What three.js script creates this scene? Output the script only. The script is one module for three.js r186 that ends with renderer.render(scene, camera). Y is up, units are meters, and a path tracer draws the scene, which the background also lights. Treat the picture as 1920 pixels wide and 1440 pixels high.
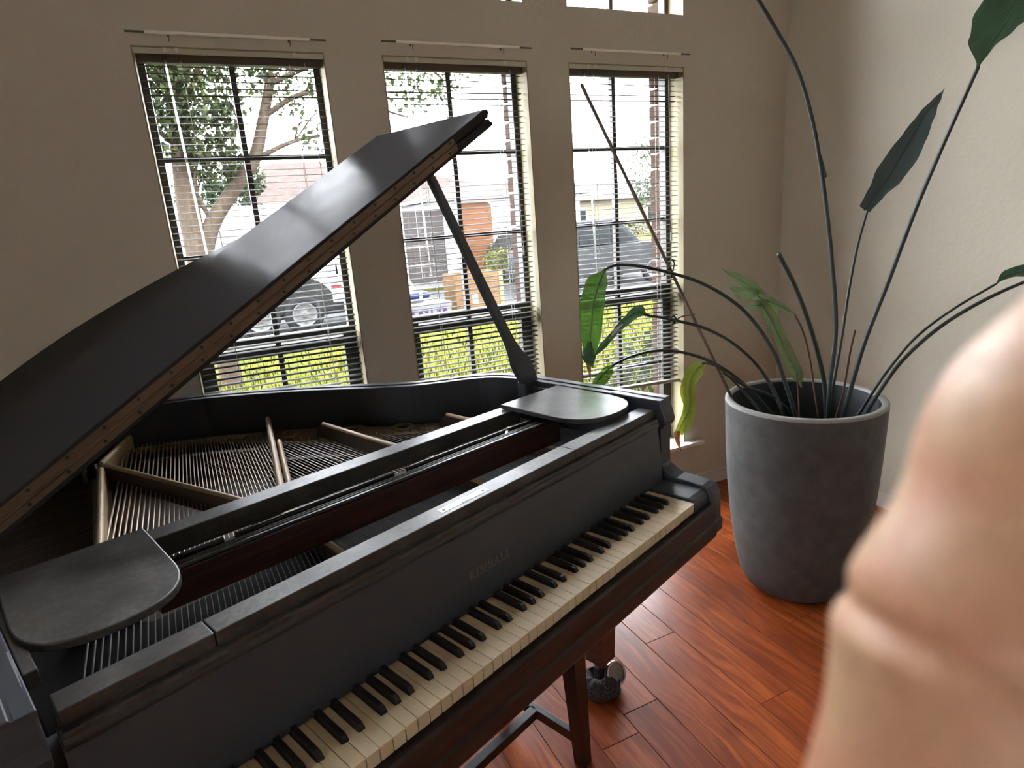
import * as THREE from 'three';
import { mergeGeometries, mergeVertices, toCreasedNormals } from 'three/addons/utils/BufferGeometryUtils.js';
import { RoundedBoxGeometry } from 'three/addons/geometries/RoundedBoxGeometry.js';
import { TextGeometry } from 'three/addons/geometries/TextGeometry.js';
import { FontLoader } from 'three/addons/loaders/FontLoader.js';
import { MarchingCubes } from 'three/addons/objects/MarchingCubes.js';
import { RectAreaLightUniformsLib } from 'three/addons/lights/RectAreaLightUniformsLib.js';

// ---------------------------------------------------------------- camera, sky, sun, exposure
const D2R = Math.PI / 180;
const EYE = 1.466, WALLZ = -2.42, WALLX = 2.71, FLEN = 1164.575;
const scene = new THREE.Scene();
const camera = new THREE.PerspectiveCamera(2 * Math.atan(720 / FLEN) / D2R, 1920 / 1440, 0.004, 400);
camera.rotation.order = 'YXZ';
camera.position.set(0, EYE, 0);
camera.rotation.set(-14.76973 * D2R, -24.42906 * D2R, -4.26371 * D2R);
camera.focus = 2.1;
camera.userData.fStop = 16;
camera.updateMatrixWorld(true);
scene.add(camera);

const renderer = new THREE.WebGLRenderer({ antialias: true });
renderer.toneMapping = THREE.LinearToneMapping;
renderer.toneMappingExposure = 34.0;
renderer.shadowMap.enabled = true;
renderer.shadowMap.type = THREE.PCFSoftShadowMap;
RectAreaLightUniformsLib.init();

function skyTexture() {                       // a bright overcast sky: a little brighter overhead, cool white
  const w = 64, h = 32, d = new Float32Array(w * h * 4);
  for (let y = 0; y < h; y++) for (let x = 0; x < w; x++) {
    const el = ((y + 0.5) / h - 0.5) * Math.PI, s = Math.max(0, Math.sin(el));
    const l = 1.0 + 0.35 * s, i = (y * w + x) * 4;
    d[i] = l * 0.96; d[i + 1] = l * 1.0; d[i + 2] = l * 1.07; d[i + 3] = 1;
  }
  const t = new THREE.DataTexture(d, w, h, THREE.RGBAFormat, THREE.FloatType);
  t.mapping = THREE.EquirectangularReflectionMapping; t.magFilter = THREE.LinearFilter; t.minFilter = THREE.LinearFilter; t.needsUpdate = true;
  return t;
}
const SKY = skyTexture();
scene.background = SKY; scene.backgroundIntensity = 1.0;
const sun = new THREE.DirectionalLight(new THREE.Color(1, 0.93, 0.82), 0.25);
sun.position.set(-9, 22, 16); sun.target.position.set(2, 0, -8);
sun.castShadow = true; sun.shadow.mapSize.set(2048, 2048); sun.shadow.radius = 6;
Object.assign(sun.shadow.camera, { left: -30, right: 30, top: 30, bottom: -30, near: 1, far: 90 });
scene.add(sun, sun.target);

// ---------------------------------------------------------------- helpers
const V3 = (x, y, z) => new THREE.Vector3(x, y, z);
let seed = 12345;
const rnd = () => { seed = (seed * 1664525 + 1013904223) >>> 0; return seed / 4294967296; };
const rr = (a, b) => a + (b - a) * rnd();
const names = {};
function numbered(n) { const k = names[n] = (names[n] ?? -1) + 1; return k ? `${n}_${String(k).padStart(3, '0')}` : n; }
function tag(o, label, category, group, kind) {
  if (label) o.userData.label = label; if (category) o.userData.category = category;
  if (group) o.userData.group = group; if (kind) o.userData.kind = kind; return o;
}
function thing(name, label, category, pos = [0, 0, 0], turn = 0, group) {
  const g = new THREE.Group(); g.name = numbered(name); g.position.set(...pos); g.rotation.y = turn;
  scene.add(g); return tag(g, label, category, group);
}
function merge(list) {
  if (!Array.isArray(list)) return list;
  const l = list.map((g) => { const q = g.index ? g.toNonIndexed() : g; for (const k of Object.keys(q.attributes)) if (!['position', 'normal', 'uv'].includes(k)) q.deleteAttribute(k); if (!q.attributes.uv) boxUV(q); return q; });
  return l.length > 1 ? mergeGeometries(l, false) : l[0];
}
function boxUV(g, s = 1) {                    // texture coordinates in metres, by the main direction of each face
  const p = g.attributes.position, n = g.attributes.normal, uv = new Float32Array(p.count * 2);
  for (let i = 0; i < p.count; i++) {
    const ax = Math.abs(n.getX(i)), ay = Math.abs(n.getY(i)), az = Math.abs(n.getZ(i));
    let a, b;
    if (ay >= ax && ay >= az) { a = p.getX(i); b = p.getZ(i); } else if (ax >= az) { a = p.getZ(i); b = p.getY(i); } else { a = p.getX(i); b = p.getY(i); }
    uv[i * 2] = a * s; uv[i * 2 + 1] = b * s;
  }
  g.setAttribute('uv', new THREE.BufferAttribute(uv, 2)); return g;
}
function mesh(name, geo, mat, parent, label) {
  const m = new THREE.Mesh(boxUV(merge(geo)), mat); m.name = parent === scene ? numbered(name) : name; m.castShadow = m.receiveShadow = true;
  if (label) m.userData.label = label;
  parent.add(m); return m;
}
function meshUV(name, geo, mat, parent) { const m = new THREE.Mesh(geo, mat); m.name = parent === scene ? numbered(name) : name; m.castShadow = m.receiveShadow = true; parent.add(m); return m; }
const box = (x0, x1, y0, y1, z0, z1) => new THREE.BoxGeometry(x1 - x0, y1 - y0, z1 - z0).translate((x0 + x1) / 2, (y0 + y1) / 2, (z0 + z1) / 2);
const rbox = (x0, x1, y0, y1, z0, z1, r = 0.003, s = 2) => new RoundedBoxGeometry(x1 - x0, y1 - y0, z1 - z0, s, Math.min(r, (x1 - x0) * 0.49, (y1 - y0) * 0.49, (z1 - z0) * 0.49)).translate((x0 + x1) / 2, (y0 + y1) / 2, (z0 + z1) / 2);
function rod(a, b, r0, r1 = r0, seg = 8, cap = true) {
  const d = b.clone().sub(a), g = new THREE.CylinderGeometry(r1, r0, d.length(), seg, 1, !cap);
  g.applyQuaternion(new THREE.Quaternion().setFromUnitVectors(V3(0, 1, 0), d.clone().normalize())); g.translate((a.x + b.x) / 2, (a.y + b.y) / 2, (a.z + b.z) / 2); return g;
}
function tube(pts, r0, r1 = r0, n = 40, seg = 8) {   // a round bar along a smooth curve, tapering from r0 to r1
  const c = new THREE.CatmullRomCurve3(pts), g = new THREE.TubeGeometry(c, n, 1, seg, false), p = g.attributes.position, nn = g.attributes.normal;
  for (let i = 0; i <= n; i++) { const q = c.getPointAt(i / n), r = r0 + (r1 - r0) * i / n;
    for (let j = 0; j <= seg; j++) { const k = i * (seg + 1) + j; p.setXYZ(k, q.x + nn.getX(k) * r, q.y + nn.getY(k) * r, q.z + nn.getZ(k) * r); } }
  const caps = [[0, r0], [1, r1]].map(([t, r]) => new THREE.SphereGeometry(r, 8, 6).translate(...c.getPointAt(t).toArray()));
  return merge([g, ...caps]);
}
const RAYM = camera.matrixWorld.clone();
function ray(px, py) { return V3((px - 960) / FLEN, -(py - 720) / FLEN, -1).applyMatrix4(new THREE.Matrix4().extractRotation(RAYM)); }
function P(px, py, z) { const d = ray(px, py); return d.multiplyScalar(z / d.z).add(V3(0, EYE, 0)); }
function G(px, py, y) { const d = ray(px, py); return d.multiplyScalar((y - EYE) / d.y).add(V3(0, EYE, 0)); }

// ---- noise and textures
function hash(x, y, s) { let h = (x * 374761393 + y * 668265263 + s * 974634777) | 0; h = Math.imul(h ^ (h >>> 13), 1274126177); return ((h ^ (h >>> 16)) >>> 0) / 4294967296; }
function vnoise(x, y, s, px, py) {
  const xi = Math.floor(x), yi = Math.floor(y), fx = x - xi, fy = y - yi, u = fx * fx * (3 - 2 * fx), v = fy * fy * (3 - 2 * fy);
  const w = (a, b) => hash(((a % px) + px) % px, ((b % py) + py) % py, s);
  return (w(xi, yi) * (1 - u) + w(xi + 1, yi) * u) * (1 - v) + (w(xi, yi + 1) * (1 - u) + w(xi + 1, yi + 1) * u) * v;
}
function fbm(u, v, fx, fy, oct, s) { let a = 0.5, t = 0, n = 0; for (let o = 0; o < oct; o++) { t += a * vnoise(u * fx, v * fy, s + o, fx, fy); n += a; a *= 0.5; fx *= 2; fy *= 2; } return t / n; }
function tex(w, h, fn, srgb = true, rep = [1, 1]) {
  const d = new Uint8Array(w * h * 4);
  for (let y = 0; y < h; y++) for (let x = 0; x < w; x++) { const c = fn(x / w, y / h), i = (y * w + x) * 4; for (let k = 0; k < 3; k++) d[i + k] = Math.max(0, Math.min(255, c[k] * 255)); d[i + 3] = 255; }
  const t = new THREE.DataTexture(d, w, h, THREE.RGBAFormat); t.wrapS = t.wrapT = THREE.RepeatWrapping; t.magFilter = THREE.LinearFilter; t.minFilter = THREE.LinearMipmapLinearFilter; t.generateMipmaps = true;
  if (srgb) t.colorSpace = THREE.SRGBColorSpace; t.repeat.set(...rep); t.needsUpdate = true; return t;
}
const grey = (v) => [v, v, v];
const lerp3 = (a, b, t) => [a[0] + (b[0] - a[0]) * t, a[1] + (b[1] - a[1]) * t, a[2] + (b[2] - a[2]) * t];
function mat(rgb, rough = 0.6, o = {}) { const m = o.phys ? new THREE.MeshPhysicalMaterial() : new THREE.MeshStandardMaterial(); delete o.phys; m.color.setRGB(...rgb); m.roughness = rough; return Object.assign(m, o); }
const T = {
  fine: tex(256, 256, (u, v) => grey(fbm(u, v, 32, 32, 3, 5)), false, [1.6, 1.6]),
  speck: tex(512, 512, (u, v) => { const n = fbm(u, v, 12, 12, 4, 21), s = hash(Math.floor(u * 512), Math.floor(v * 512), 3); return grey(0.72 + 0.25 * n + (s > 0.985 ? 0.12 : s < 0.02 ? -0.1 : 0)); }, true, [2, 2]),
  smudge: tex(512, 512, (u, v) => grey(0.62 + 0.5 * fbm(u, v, 6, 6, 5, 9) - 0.1 * fbm(u, v, 40, 4, 2, 4)), false, [1.5, 1.5]),
  dust: tex(512, 512, (u, v) => { const n = fbm(u, v, 6, 6, 5, 31), m = fbm(u, v, 60, 60, 3, 7), w = Math.abs(fbm(u, v, 4, 7, 4, 17) - 0.5) < 0.012 ? 0.12 : 0; return grey(0.42 + 0.5 * n * (0.5 + 0.7 * m) + w * n); }, true, [3, 3]),
  woodgrain: tex(512, 512, (u, v) => { const n = fbm(u, v, 3, 60, 4, 3); return grey(0.55 + 0.6 * n); }, true, [2, 2]),
  floorgrain: tex(512, 1024, (u, v) => {
    const w = fbm(u, v, 4, 3, 3, 71) * 0.25, a = fbm(u + w, v, 36, 5, 4, 41), b = fbm(u, v, 5, 4, 4, 47), c = fbm(u, v, 90, 9, 2, 51), knot = Math.pow(fbm(u, v, 9, 9, 3, 57), 4) * 2.2;
    const t = Math.min(1, Math.max(0, 0.9 * a + 0.65 * b + 0.25 * c - 0.62 - knot * 0.3)); return lerp3([0.52, 0.235, 0.10], [0.90, 0.50, 0.245], t);
  }, true, [2.2, 0.9]),
  floorbump: tex(512, 512, (u, v) => grey(0.6 * fbm(u, v, 7, 5, 3, 61) + 0.3 * fbm(u, v, 30, 6, 3, 62)), false, [2.2, 0.9]),
  grass: tex(512, 512, (u, v) => { const n = fbm(u, v, 40, 40, 3, 12), m = fbm(u, v, 5, 5, 3, 13); return lerp3([0.42, 0.47, 0.10], [0.80, 0.80, 0.30], 0.55 * n + 0.6 * m - 0.1); }, true, [0.35, 0.35]),
  shingle: tex(256, 256, (u, v) => { const row = Math.floor(v * 16), f = v * 16 - row, c = hash(Math.floor(u * 20 + row * 0.5), row, 5); const s = (f < 0.12 ? 0.75 : 1) * (0.82 + 0.22 * c); return [0.80 * s, 0.70 * s, 0.66 * s]; }, true, [0.4, 0.4]),
  bark: tex(256, 512, (u, v) => { const n = fbm(u, v, 14, 5, 4, 91), m = fbm(u, v, 4, 6, 3, 92); return lerp3([0.42, 0.36, 0.30], [0.72, 0.66, 0.58], 0.6 * n + 0.5 * m - 0.05); }, true, [3, 1]),
  skin: tex(512, 512, (u, v) => { const a = fbm(u, v, 4, 4, 4, 101), b = fbm(u, v, 40, 40, 3, 102); const c = lerp3([0.91, 0.77, 0.63], [0.87, 0.64, 0.53], Math.min(1, Math.max(0, a * 1.9 - 0.5))); return [c[0] * (0.93 + 0.1 * b), c[1] * (0.93 + 0.1 * b), c[2] * (0.93 + 0.1 * b)]; }, true, [28, 28]),
  felt: tex(256, 256, (u, v) => { const n = fbm(u, v, 40, 40, 3, 111); return grey(0.12 + 0.95 * Math.pow(n, 1.6)); }, true, [14, 14]),
  plaster: tex(256, 256, (u, v) => grey(fbm(u, v, 24, 24, 3, 121)), false, [3, 3]),
  leafvein: tex(256, 512, (u, v) => { const a = Math.abs(u - 0.5) * 2, s = Math.sin((v * 40 - a * 2.5) * Math.PI * 2), n = fbm(u, v, 8, 10, 3, 131); const k = 0.88 + 0.04 * s + 0.2 * (n - 0.5) + (a < 0.05 ? 0.12 : 0); return grey(k); }),
};
const M = {
  wall: mat([0.59, 0.55, 0.445], 0.9, { bumpMap: T.plaster, bumpScale: 0.0008 }),
  ceiling: mat([0.72, 0.70, 0.66], 0.95),
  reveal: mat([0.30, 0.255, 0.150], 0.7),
  trim: mat([0.62, 0.59, 0.52], 0.5),
  sill: mat([0.82, 0.81, 0.78], 0.35, { bumpMap: T.fine, bumpScale: 0.0003 }),
  bronze: mat([0.035, 0.030, 0.026], 0.5),
  glass: mat([1, 1, 1], 0.0, { phys: true, transmission: 1, thickness: 0, ior: 1.5 }),
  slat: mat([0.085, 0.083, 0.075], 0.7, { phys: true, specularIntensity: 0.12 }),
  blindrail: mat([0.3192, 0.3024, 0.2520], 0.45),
  brownrail: mat([0.10, 0.075, 0.055], 0.5),
  valance: mat([0.93, 0.90, 0.74], 0.6, { phys: true, transmission: 0.6, thickness: 0 }),
  cord: mat([0.70, 0.68, 0.62], 0.8),
  clear: mat([0.9, 0.92, 0.9], 0.1, { phys: true, transmission: 0.7, thickness: 0.006, ior: 1.45 }),
  rod: mat([0.95, 0.92, 0.80], 0.30),
  rodend: mat([0.12, 0.11, 0.10], 0.5),
  ebony: mat([0.043, 0.049, 0.060], 0.40, {}),  // black lifted towards blue: lens veil put into the base colour
  nose: mat([0.040, 0.040, 0.043], 0.30),
  gloss: mat([0.030, 0.026, 0.026], 0.22),
  ebonyLid: mat([0.038, 0.036, 0.036], 0.24, { phys: true, ior: 1.036, roughnessMap: T.smudge, bumpMap: T.fine, bumpScale: 0.00006 }),
  slipwood: mat([0.034, 0.019, 0.018], 0.45, { map: T.woodgrain }),
  mahogany: mat([0.085, 0.036, 0.026], 0.42, { map: T.woodgrain, roughnessMap: T.smudge }),
  dusty: mat([0.165, 0.155, 0.142], 0.46, { phys: true, specularIntensity: 0.6, map: T.dust, roughnessMap: T.smudge }),
  ivory: mat([0.78, 0.66, 0.43], 0.34),
  keywood: mat([0.45, 0.33, 0.20], 0.6),
  sharp: mat([0.012, 0.011, 0.012], 0.4),
  felt: mat([0.10, 0.02, 0.02], 0.95),
  plate: mat([0.23, 0.165, 0.10], 0.42, { metalness: 0.35, bumpMap: T.fine, bumpScale: 0.0002 }),
  plateTan: mat([0.46, 0.34, 0.20], 0.5, { metalness: 0.2 }),
  strutSide: mat([0.10, 0.065, 0.05], 0.5),
  soundboard: mat([0.11, 0.062, 0.035], 0.6, { map: T.woodgrain }),
  copper: mat([0.50, 0.40, 0.30], 0.35, { metalness: 0.8 }),
  steel: mat([0.50, 0.47, 0.42], 0.35, { metalness: 0.85 }),
  shadedwire: mat([0.10, 0.10, 0.10], 0.5, { metalness: 0.5 }),  // front string ends: shade under the desk painted as darker wire
  web: mat([0.022, 0.018, 0.017], 0.95),
  pin: mat([0.22, 0.21, 0.21], 0.4, { metalness: 0.7 }),
  brass: mat([0.1540, 0.1050, 0.0700], 0.5, { metalness: 0.55, roughnessMap: T.smudge }),
  screw: mat([0.03, 0.025, 0.02], 0.5, { metalness: 0.4 }),
  nickel: mat([0.55, 0.54, 0.52], 0.25, { metalness: 0.9 }),
  lockplate: mat([0.46, 0.44, 0.40], 0.4, { metalness: 0.5 }),
  letter: mat([0.13, 0.11, 0.085], 0.5),
  benchwood: mat([0.020, 0.011, 0.010], 0.35, { map: T.woodgrain }),
  pot: mat([0.112, 0.113, 0.108], 0.62, { map: T.speck, bumpMap: T.fine, bumpScale: 0.0006 }),
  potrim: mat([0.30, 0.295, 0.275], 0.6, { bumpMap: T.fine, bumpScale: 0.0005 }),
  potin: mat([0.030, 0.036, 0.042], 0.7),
  soil: mat([0.03, 0.024, 0.018], 0.95, { bumpMap: T.fine, bumpScale: 0.006 }),
  stem: mat([0.028, 0.040, 0.036], 0.42),
  stemDry: mat([0.12, 0.055, 0.035], 0.7),
  leafBlue: mat([0.075, 0.115, 0.115], 0.40, { phys: true, map: T.leafvein, transmission: 0.2, thickness: 0 }),
  leafDark: mat([0.085, 0.20, 0.12], 0.42, { phys: true, map: T.leafvein, transmission: 0.25, thickness: 0 }),
  leafGreen: mat([0.1625, 0.3750, 0.0625], 0.40, { phys: true, map: T.leafvein, transmission: 0.45, thickness: 0 }),
  leafLime: mat([0.4860, 0.6210, 0.0810], 0.45, { phys: true, map: T.leafvein, transmission: 0.45, thickness: 0 }),
  leafPale: mat([0.2800, 0.4340, 0.1960], 0.42, { phys: true, map: T.leafvein, transmission: 0.35, thickness: 0 }),
  leafTip: mat([0.34, 0.12, 0.05], 0.7, { phys: true, transmission: 0.25, thickness: 0 }),
  stake: mat([0.17, 0.135, 0.10], 0.7),
  tie: mat([0.02, 0.02, 0.022], 0.5),
  rubber: mat([0.02, 0.02, 0.02], 0.6),
  fuzzy: mat([0.42, 0.41, 0.40], 0.95, { map: T.felt, bumpMap: T.felt, bumpScale: 0.002 }),
  skin: mat([1.0, 0.93, 0.84], 0.5, { phys: true, map: T.skin, bumpMap: T.fine, bumpScale: 0.00006, sheen: 0.1 }),
  grass: mat([0.0686, 0.0666, 0.0443], 1.0, { phys: true, specularIntensity: 0.15, map: T.grass }),
  concrete: mat([0.034, 0.033, 0.030], 0.9, { phys: true, specularIntensity: 0.15, map: T.speck }),
  asphalt: mat([0.017, 0.0175, 0.018], 0.9, { phys: true, specularIntensity: 0.15, map: T.speck }),
  bark: mat([0.0858, 0.0805, 0.0749], 0.9, { phys: true, specularIntensity: 0.15, map: T.bark }),
  foliage: mat([0.0122, 0.0188, 0.0050], 0.7, { phys: true, specularIntensity: 0.15, transmission: 0.35, thickness: 0 }),
  foliage2: mat([0.0111, 0.0188, 0.0077], 0.7, { phys: true, specularIntensity: 0.15, transmission: 0.3, thickness: 0 }),
  lime: mat([0.0398, 0.0443, 0.0066], 0.7, { phys: true, specularIntensity: 0.15, transmission: 0.35, thickness: 0 }),
  brick: mat([0.0398, 0.0222, 0.0166], 0.9, { phys: true, specularIntensity: 0.15, map: T.speck }),
  mortar: mat([0.0489, 0.0398, 0.0343], 0.95, { phys: true, specularIntensity: 0.15 }),
  whitewall: mat([0.2706, 0.2706, 0.2640], 0.85, { phys: true, specularIntensity: 0.15 }),
  cream: mat([0.0798, 0.0686, 0.0465], 0.85, { phys: true, specularIntensity: 0.15 }),
  greyroof: mat([0.028, 0.028, 0.029], 0.95, { phys: true, specularIntensity: 0.1 }),
  tyre: mat([0.006, 0.006, 0.0065], 0.9, { phys: true, specularIntensity: 0.1 }),
  roof: mat([0.0424, 0.0369, 0.0349], 0.95, { phys: true, specularIntensity: 0.15, map: T.shingle }),
  garage: mat([0.0155, 0.0132, 0.0126], 0.7, { phys: true, specularIntensity: 0.15 }),
  doorwood: mat([0.0575, 0.0243, 0.0100], 0.55, { phys: true, specularIntensity: 0.15, map: T.woodgrain }),
  crate: mat([0.0686, 0.0378, 0.0166], 0.7, { phys: true, specularIntensity: 0.15, map: T.woodgrain }),
  crateEdge: mat([0.0832, 0.0610, 0.0311], 0.7, { phys: true, specularIntensity: 0.15 }),
  carWhite: mat([0.2880, 0.2880, 0.2880], 0.3),
  carGrey: mat([0.0085, 0.0095, 0.010], 0.4, { phys: true, specularIntensity: 0.12 }),
  carBlack: mat([0.006, 0.0065, 0.006], 0.5, { phys: true, specularIntensity: 0.10 }),
  carglass: mat([0.003, 0.004, 0.0045], 0.3, { phys: true, specularIntensity: 0.10 }),
  rim: mat([0.045, 0.045, 0.045], 0.5, { phys: true, specularIntensity: 0.2 }),
  red: mat([0.0610, 0.0045, 0.0056], 0.5, { phys: true, specularIntensity: 0.15 }),
  blue: mat([0.0025, 0.0055, 0.022], 0.6, { phys: true, specularIntensity: 0.15 }),
  purple: mat([0.012, 0.0045, 0.028], 0.6, { phys: true, specularIntensity: 0.15 }),
};
// ---------------------------------------------------------------- the room shell
const WINS = [[-0.115, 0.474], [0.6795, 1.2685], [1.462, 2.064]], WY = [0.278, 2.075], UY = [2.284, 3.05];
const CEIL = 3.5, XL = -3.1, ZB = 3.6;
const st = (o) => { o.userData.kind = 'structure'; return o; };
const DEPTH = 0.10;                                           // reveal depth to the window frame
{
  const boxes = [], xs = [XL - 0.15];
  for (const [a, b] of WINS) { boxes.push(box(xs[0], a, -0.1, CEIL + 0.12, WALLZ - DEPTH - 0.05, WALLZ)); xs[0] = b;
    boxes.push(box(a, b, -0.1, WY[0], WALLZ - DEPTH - 0.05, WALLZ), box(a, b, WY[1], UY[0], WALLZ - DEPTH - 0.05, WALLZ), box(a, b, UY[1], CEIL + 0.12, WALLZ - DEPTH - 0.05, WALLZ)); }
  boxes.push(box(xs[0], WALLX + 0.15, -0.1, CEIL + 0.12, WALLZ - DEPTH - 0.05, WALLZ));
  const wb = st(mesh('wall_back', boxes, M.wall, scene));
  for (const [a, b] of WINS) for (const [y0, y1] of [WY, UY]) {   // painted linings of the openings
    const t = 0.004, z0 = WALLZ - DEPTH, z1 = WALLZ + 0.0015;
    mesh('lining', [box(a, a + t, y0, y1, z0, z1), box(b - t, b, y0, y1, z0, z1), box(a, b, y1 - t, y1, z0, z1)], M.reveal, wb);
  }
  st(mesh('wall_right', box(WALLX, WALLX + 0.15, -0.1, CEIL + 0.12, WALLZ - 0.15, ZB + 0.15), M.wall, scene));
  // the rear and left walls stand behind the photographer; the left one has an added unseen opening for fill light
  st(mesh('wall_left', [box(XL - 0.15, XL, -0.1, CEIL + 0.12, WALLZ - 0.15, 1.2), box(XL - 0.15, XL, -0.1, CEIL + 0.12, 1.6, ZB + 0.15), box(XL - 0.15, XL, 2.0, CEIL + 0.12, 1.2, 1.6), box(XL - 0.15, XL, -0.1, 0.9, 1.2, 1.6)], M.wall, scene));
  st(mesh('wall_front', box(XL, WALLX, -0.1, CEIL + 0.12, ZB, ZB + 0.15), M.wall, scene));
  st(mesh('ceiling', box(XL - 0.15, WALLX + 0.15, CEIL, CEIL + 0.12, WALLZ - 0.15, ZB + 0.15), M.ceiling, scene));
  const bb = (n, g) => st(mesh(n, g, M.trim, scene));
  bb('baseboard_back', [rbox(XL, WALLX, 0, 0.062, WALLZ, WALLZ + 0.014, 0.003), rbox(XL, WALLX, 0.06, 0.074, WALLZ, WALLZ + 0.009, 0.003)]);
  bb('baseboard_right', [rbox(WALLX - 0.014, WALLX, 0, 0.062, WALLZ + 0.014, ZB, 0.003), rbox(WALLX - 0.009, WALLX, 0.06, 0.074, WALLZ + 0.014, ZB, 0.003)]);
  // marble-white stools of the three lower windows
  WINS.forEach(([a, b], i) => { st(mesh('trim_' + (i + 1), [rbox(a - 0.045, b + 0.10, WY[0] - 0.02, WY[0], WALLZ - 0.002, WALLZ + 0.045, 0.004), box(a + 0.001, b - 0.001, WY[0] - 0.02, WY[0], WALLZ - DEPTH, WALLZ)], M.sill, scene));
    mesh('apron', rbox(a - 0.02, b + 0.07, WY[0] - 0.075, WY[0] - 0.02, WALLZ, WALLZ + 0.012, 0.003), M.wall, scene.children[scene.children.length - 1]); });
}
// floor: slab, then planks of stained wood laid towards the window wall
{
  const floor = st(mesh('floor', box(XL, WALLX, -0.12, -0.014, WALLZ, ZB), M.rubber, scene));
  const W = 0.1265, x0 = 0.755 - W * 32, tones = [[1, 1, 1], [0.86, 0.82, 0.8], [1.08, 1.05, 1.0], [0.94, 0.9, 0.86], [1.02, 0.94, 0.86]].map((c) => mat(c.map((v) => v * 0.95), 0.34, { phys: true, specularIntensity: 0.7, map: T.floorgrain, bumpMap: T.floorbump, bumpScale: 0.0016 }));
  const rest = [];
  const board = (x, z0, z1) => {
    const xa = Math.max(x, XL), xb = Math.min(x + W, WALLX); if (xb - xa < 0.01) return null;
    const g = rbox(xa + 0.0006, xb - 0.0006, -0.014, rr(-0.0005, 0.0003), z0 + 0.0006, z1 - 0.0006, 0.0018, 1); g.deleteAttribute('uv'); boxUV(g);
    const uv = g.attributes.uv, du = rnd() * 7, dv = rnd() * 7; for (let i = 0; i < uv.count; i++) uv.setXY(i, uv.getX(i) + du, uv.getY(i) + dv); return g;
  };
  for (let r = 0; r < 50; r++) {
    const x = x0 + r * W; if (x > WALLX || x + W < XL) continue;
    let z = WALLZ; const cuts = [z];
    if (r === 32) cuts.push(-1.99, -1.23, -0.52); else { z -= rr(0, 0.7); while ((z += rr(0.45, 1.15)) < ZB - 0.2) if (z > WALLZ + 0.15) cuts.push(z); }
    if (r === 32) { z = -0.52; while ((z += rr(0.45, 1.15)) < ZB - 0.2) cuts.push(z); }
    cuts.push(ZB);
    for (let i = 0; i + 1 < cuts.length; i++) {
      const g = board(x, cuts[i], cuts[i + 1]); if (!g) continue;
      if (x > 0.2 && cuts[i] < -0.1) meshUV('plank', g, tones[Math.floor(rnd() * tones.length)], floor); else rest.push(g.index ? g.toNonIndexed() : g);
    }
  }
  const m = meshUV('planks', mergeGeometries(rest.map((g) => { for (const k of Object.keys(g.attributes)) if (!['position', 'normal', 'uv'].includes(k)) g.deleteAttribute(k); return g; })), tones[0], floor); m.userData.kind = 'stuff';
}
// windows: dark bronze frames set behind the linings
function makeWindow(i, [a, b], y0, y1, bars, rails) {
  const g = new THREE.Group(); g.name = 'window_' + i; st(g); scene.add(g);
  const z1 = WALLZ - DEPTH, z0 = z1 - 0.045, f = 0.026, xm = (a + b) / 2 - 0.005;
  mesh('frame', [box(a, a + f, y0, y1, z0, z1), box(b - f, b, y0, y1, z0, z1), box(a, b, y0, y0 + f, z0, z1), box(a, b, y1 - f * 0.8, y1, z0, z1)], M.bronze, g);
  mesh('muntin', bars.map(([c, d]) => box(xm - 0.0095, xm + 0.0095, c, d, z0 + 0.008, z1 - 0.012)), M.bronze, g);
  for (const y of rails) mesh('muntin', box(a + f, b - f, y - 0.008, y + 0.008, z0 + 0.008, z1 - 0.013), M.bronze, g);
  if (y0 < 1) { const y = MEET; mesh('meeting_rail', [box(a + f, b - f, y - 0.012, y + 0.018, z0 + 0.004, z1 - 0.002), box(a + f, b - f, y - 0.058, y - 0.02, z0 + 0.012, z1 + 0.004)], M.bronze, g);
    mesh('sash_stile', [box(a + f, a + f + 0.028, y0 + f, y, z0 + 0.014, z1 + 0.002), box(b - f - 0.028, b - f, y0 + f, y, z0 + 0.014, z1 + 0.002)], M.bronze, g); }
  mesh('pane', box(a + f * 0.5, b - f * 0.5, y0 + f * 0.5, y1 - f * 0.5, z0 + 0.020, z0 + 0.0201), M.glass, g);
  return g;
}
const MEET = 1.085;
WINS.forEach((w, i) => makeWindow(i + 1, w, ...WY, [[WY[0], WY[1]]], [1.748, 1.415, 0.70]));
WINS.forEach((w, i) => makeWindow(i + 4, w, ...UY, [[UY[0], UY[1]]], []));
// outer brick face of the house, its jambs laid brick by brick
{
  const z1 = WALLZ - DEPTH - 0.05, z0 = z1 - 0.10, L = [];
  let x = XL - 1; const top = CEIL + 0.1;
  for (const [a, b] of WINS) { L.push(box(x, a - 0.004, -0.4, top, z0, z1)); x = b + 0.11; L.push(box(a, b + 0.11, -0.4, WY[0] - 0.03, z0, z1), box(a, b + 0.11, WY[1] + 0.005, UY[0] - 0.03, z0, z1), box(a, b + 0.11, UY[1] + 0.005, top, z0, z1)); }
  L.push(box(x, WALLX + 1, -0.4, top, z0, z1));
  const w = st(mesh('wall_outside', L, M.mortar, scene));
  for (const [a, b] of WINS) {
    const bk = rbox(0, 0.108, 0, 0.064, z0 - 0.002, z1 - 0.001, 0.004, 1); boxUV(bk);
    for (let y = WY[0] - 0.03, k = 0; y < WY[1]; y += 0.0745, k++) { const m = meshUV('brick', bk, M.brick, w); m.position.set(b - 0.002 + (k % 2 ? 0.004 : 0) + rr(-0.0015, 0.0015), y, 0); }
    for (let y = UY[0] - 0.03; y < UY[1]; y += 0.0745) { const m = meshUV('brick', bk, M.brick, w); m.position.set(b - 0.002 + rr(-0.002, 0.003), y, 0); }
  }
}
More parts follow.
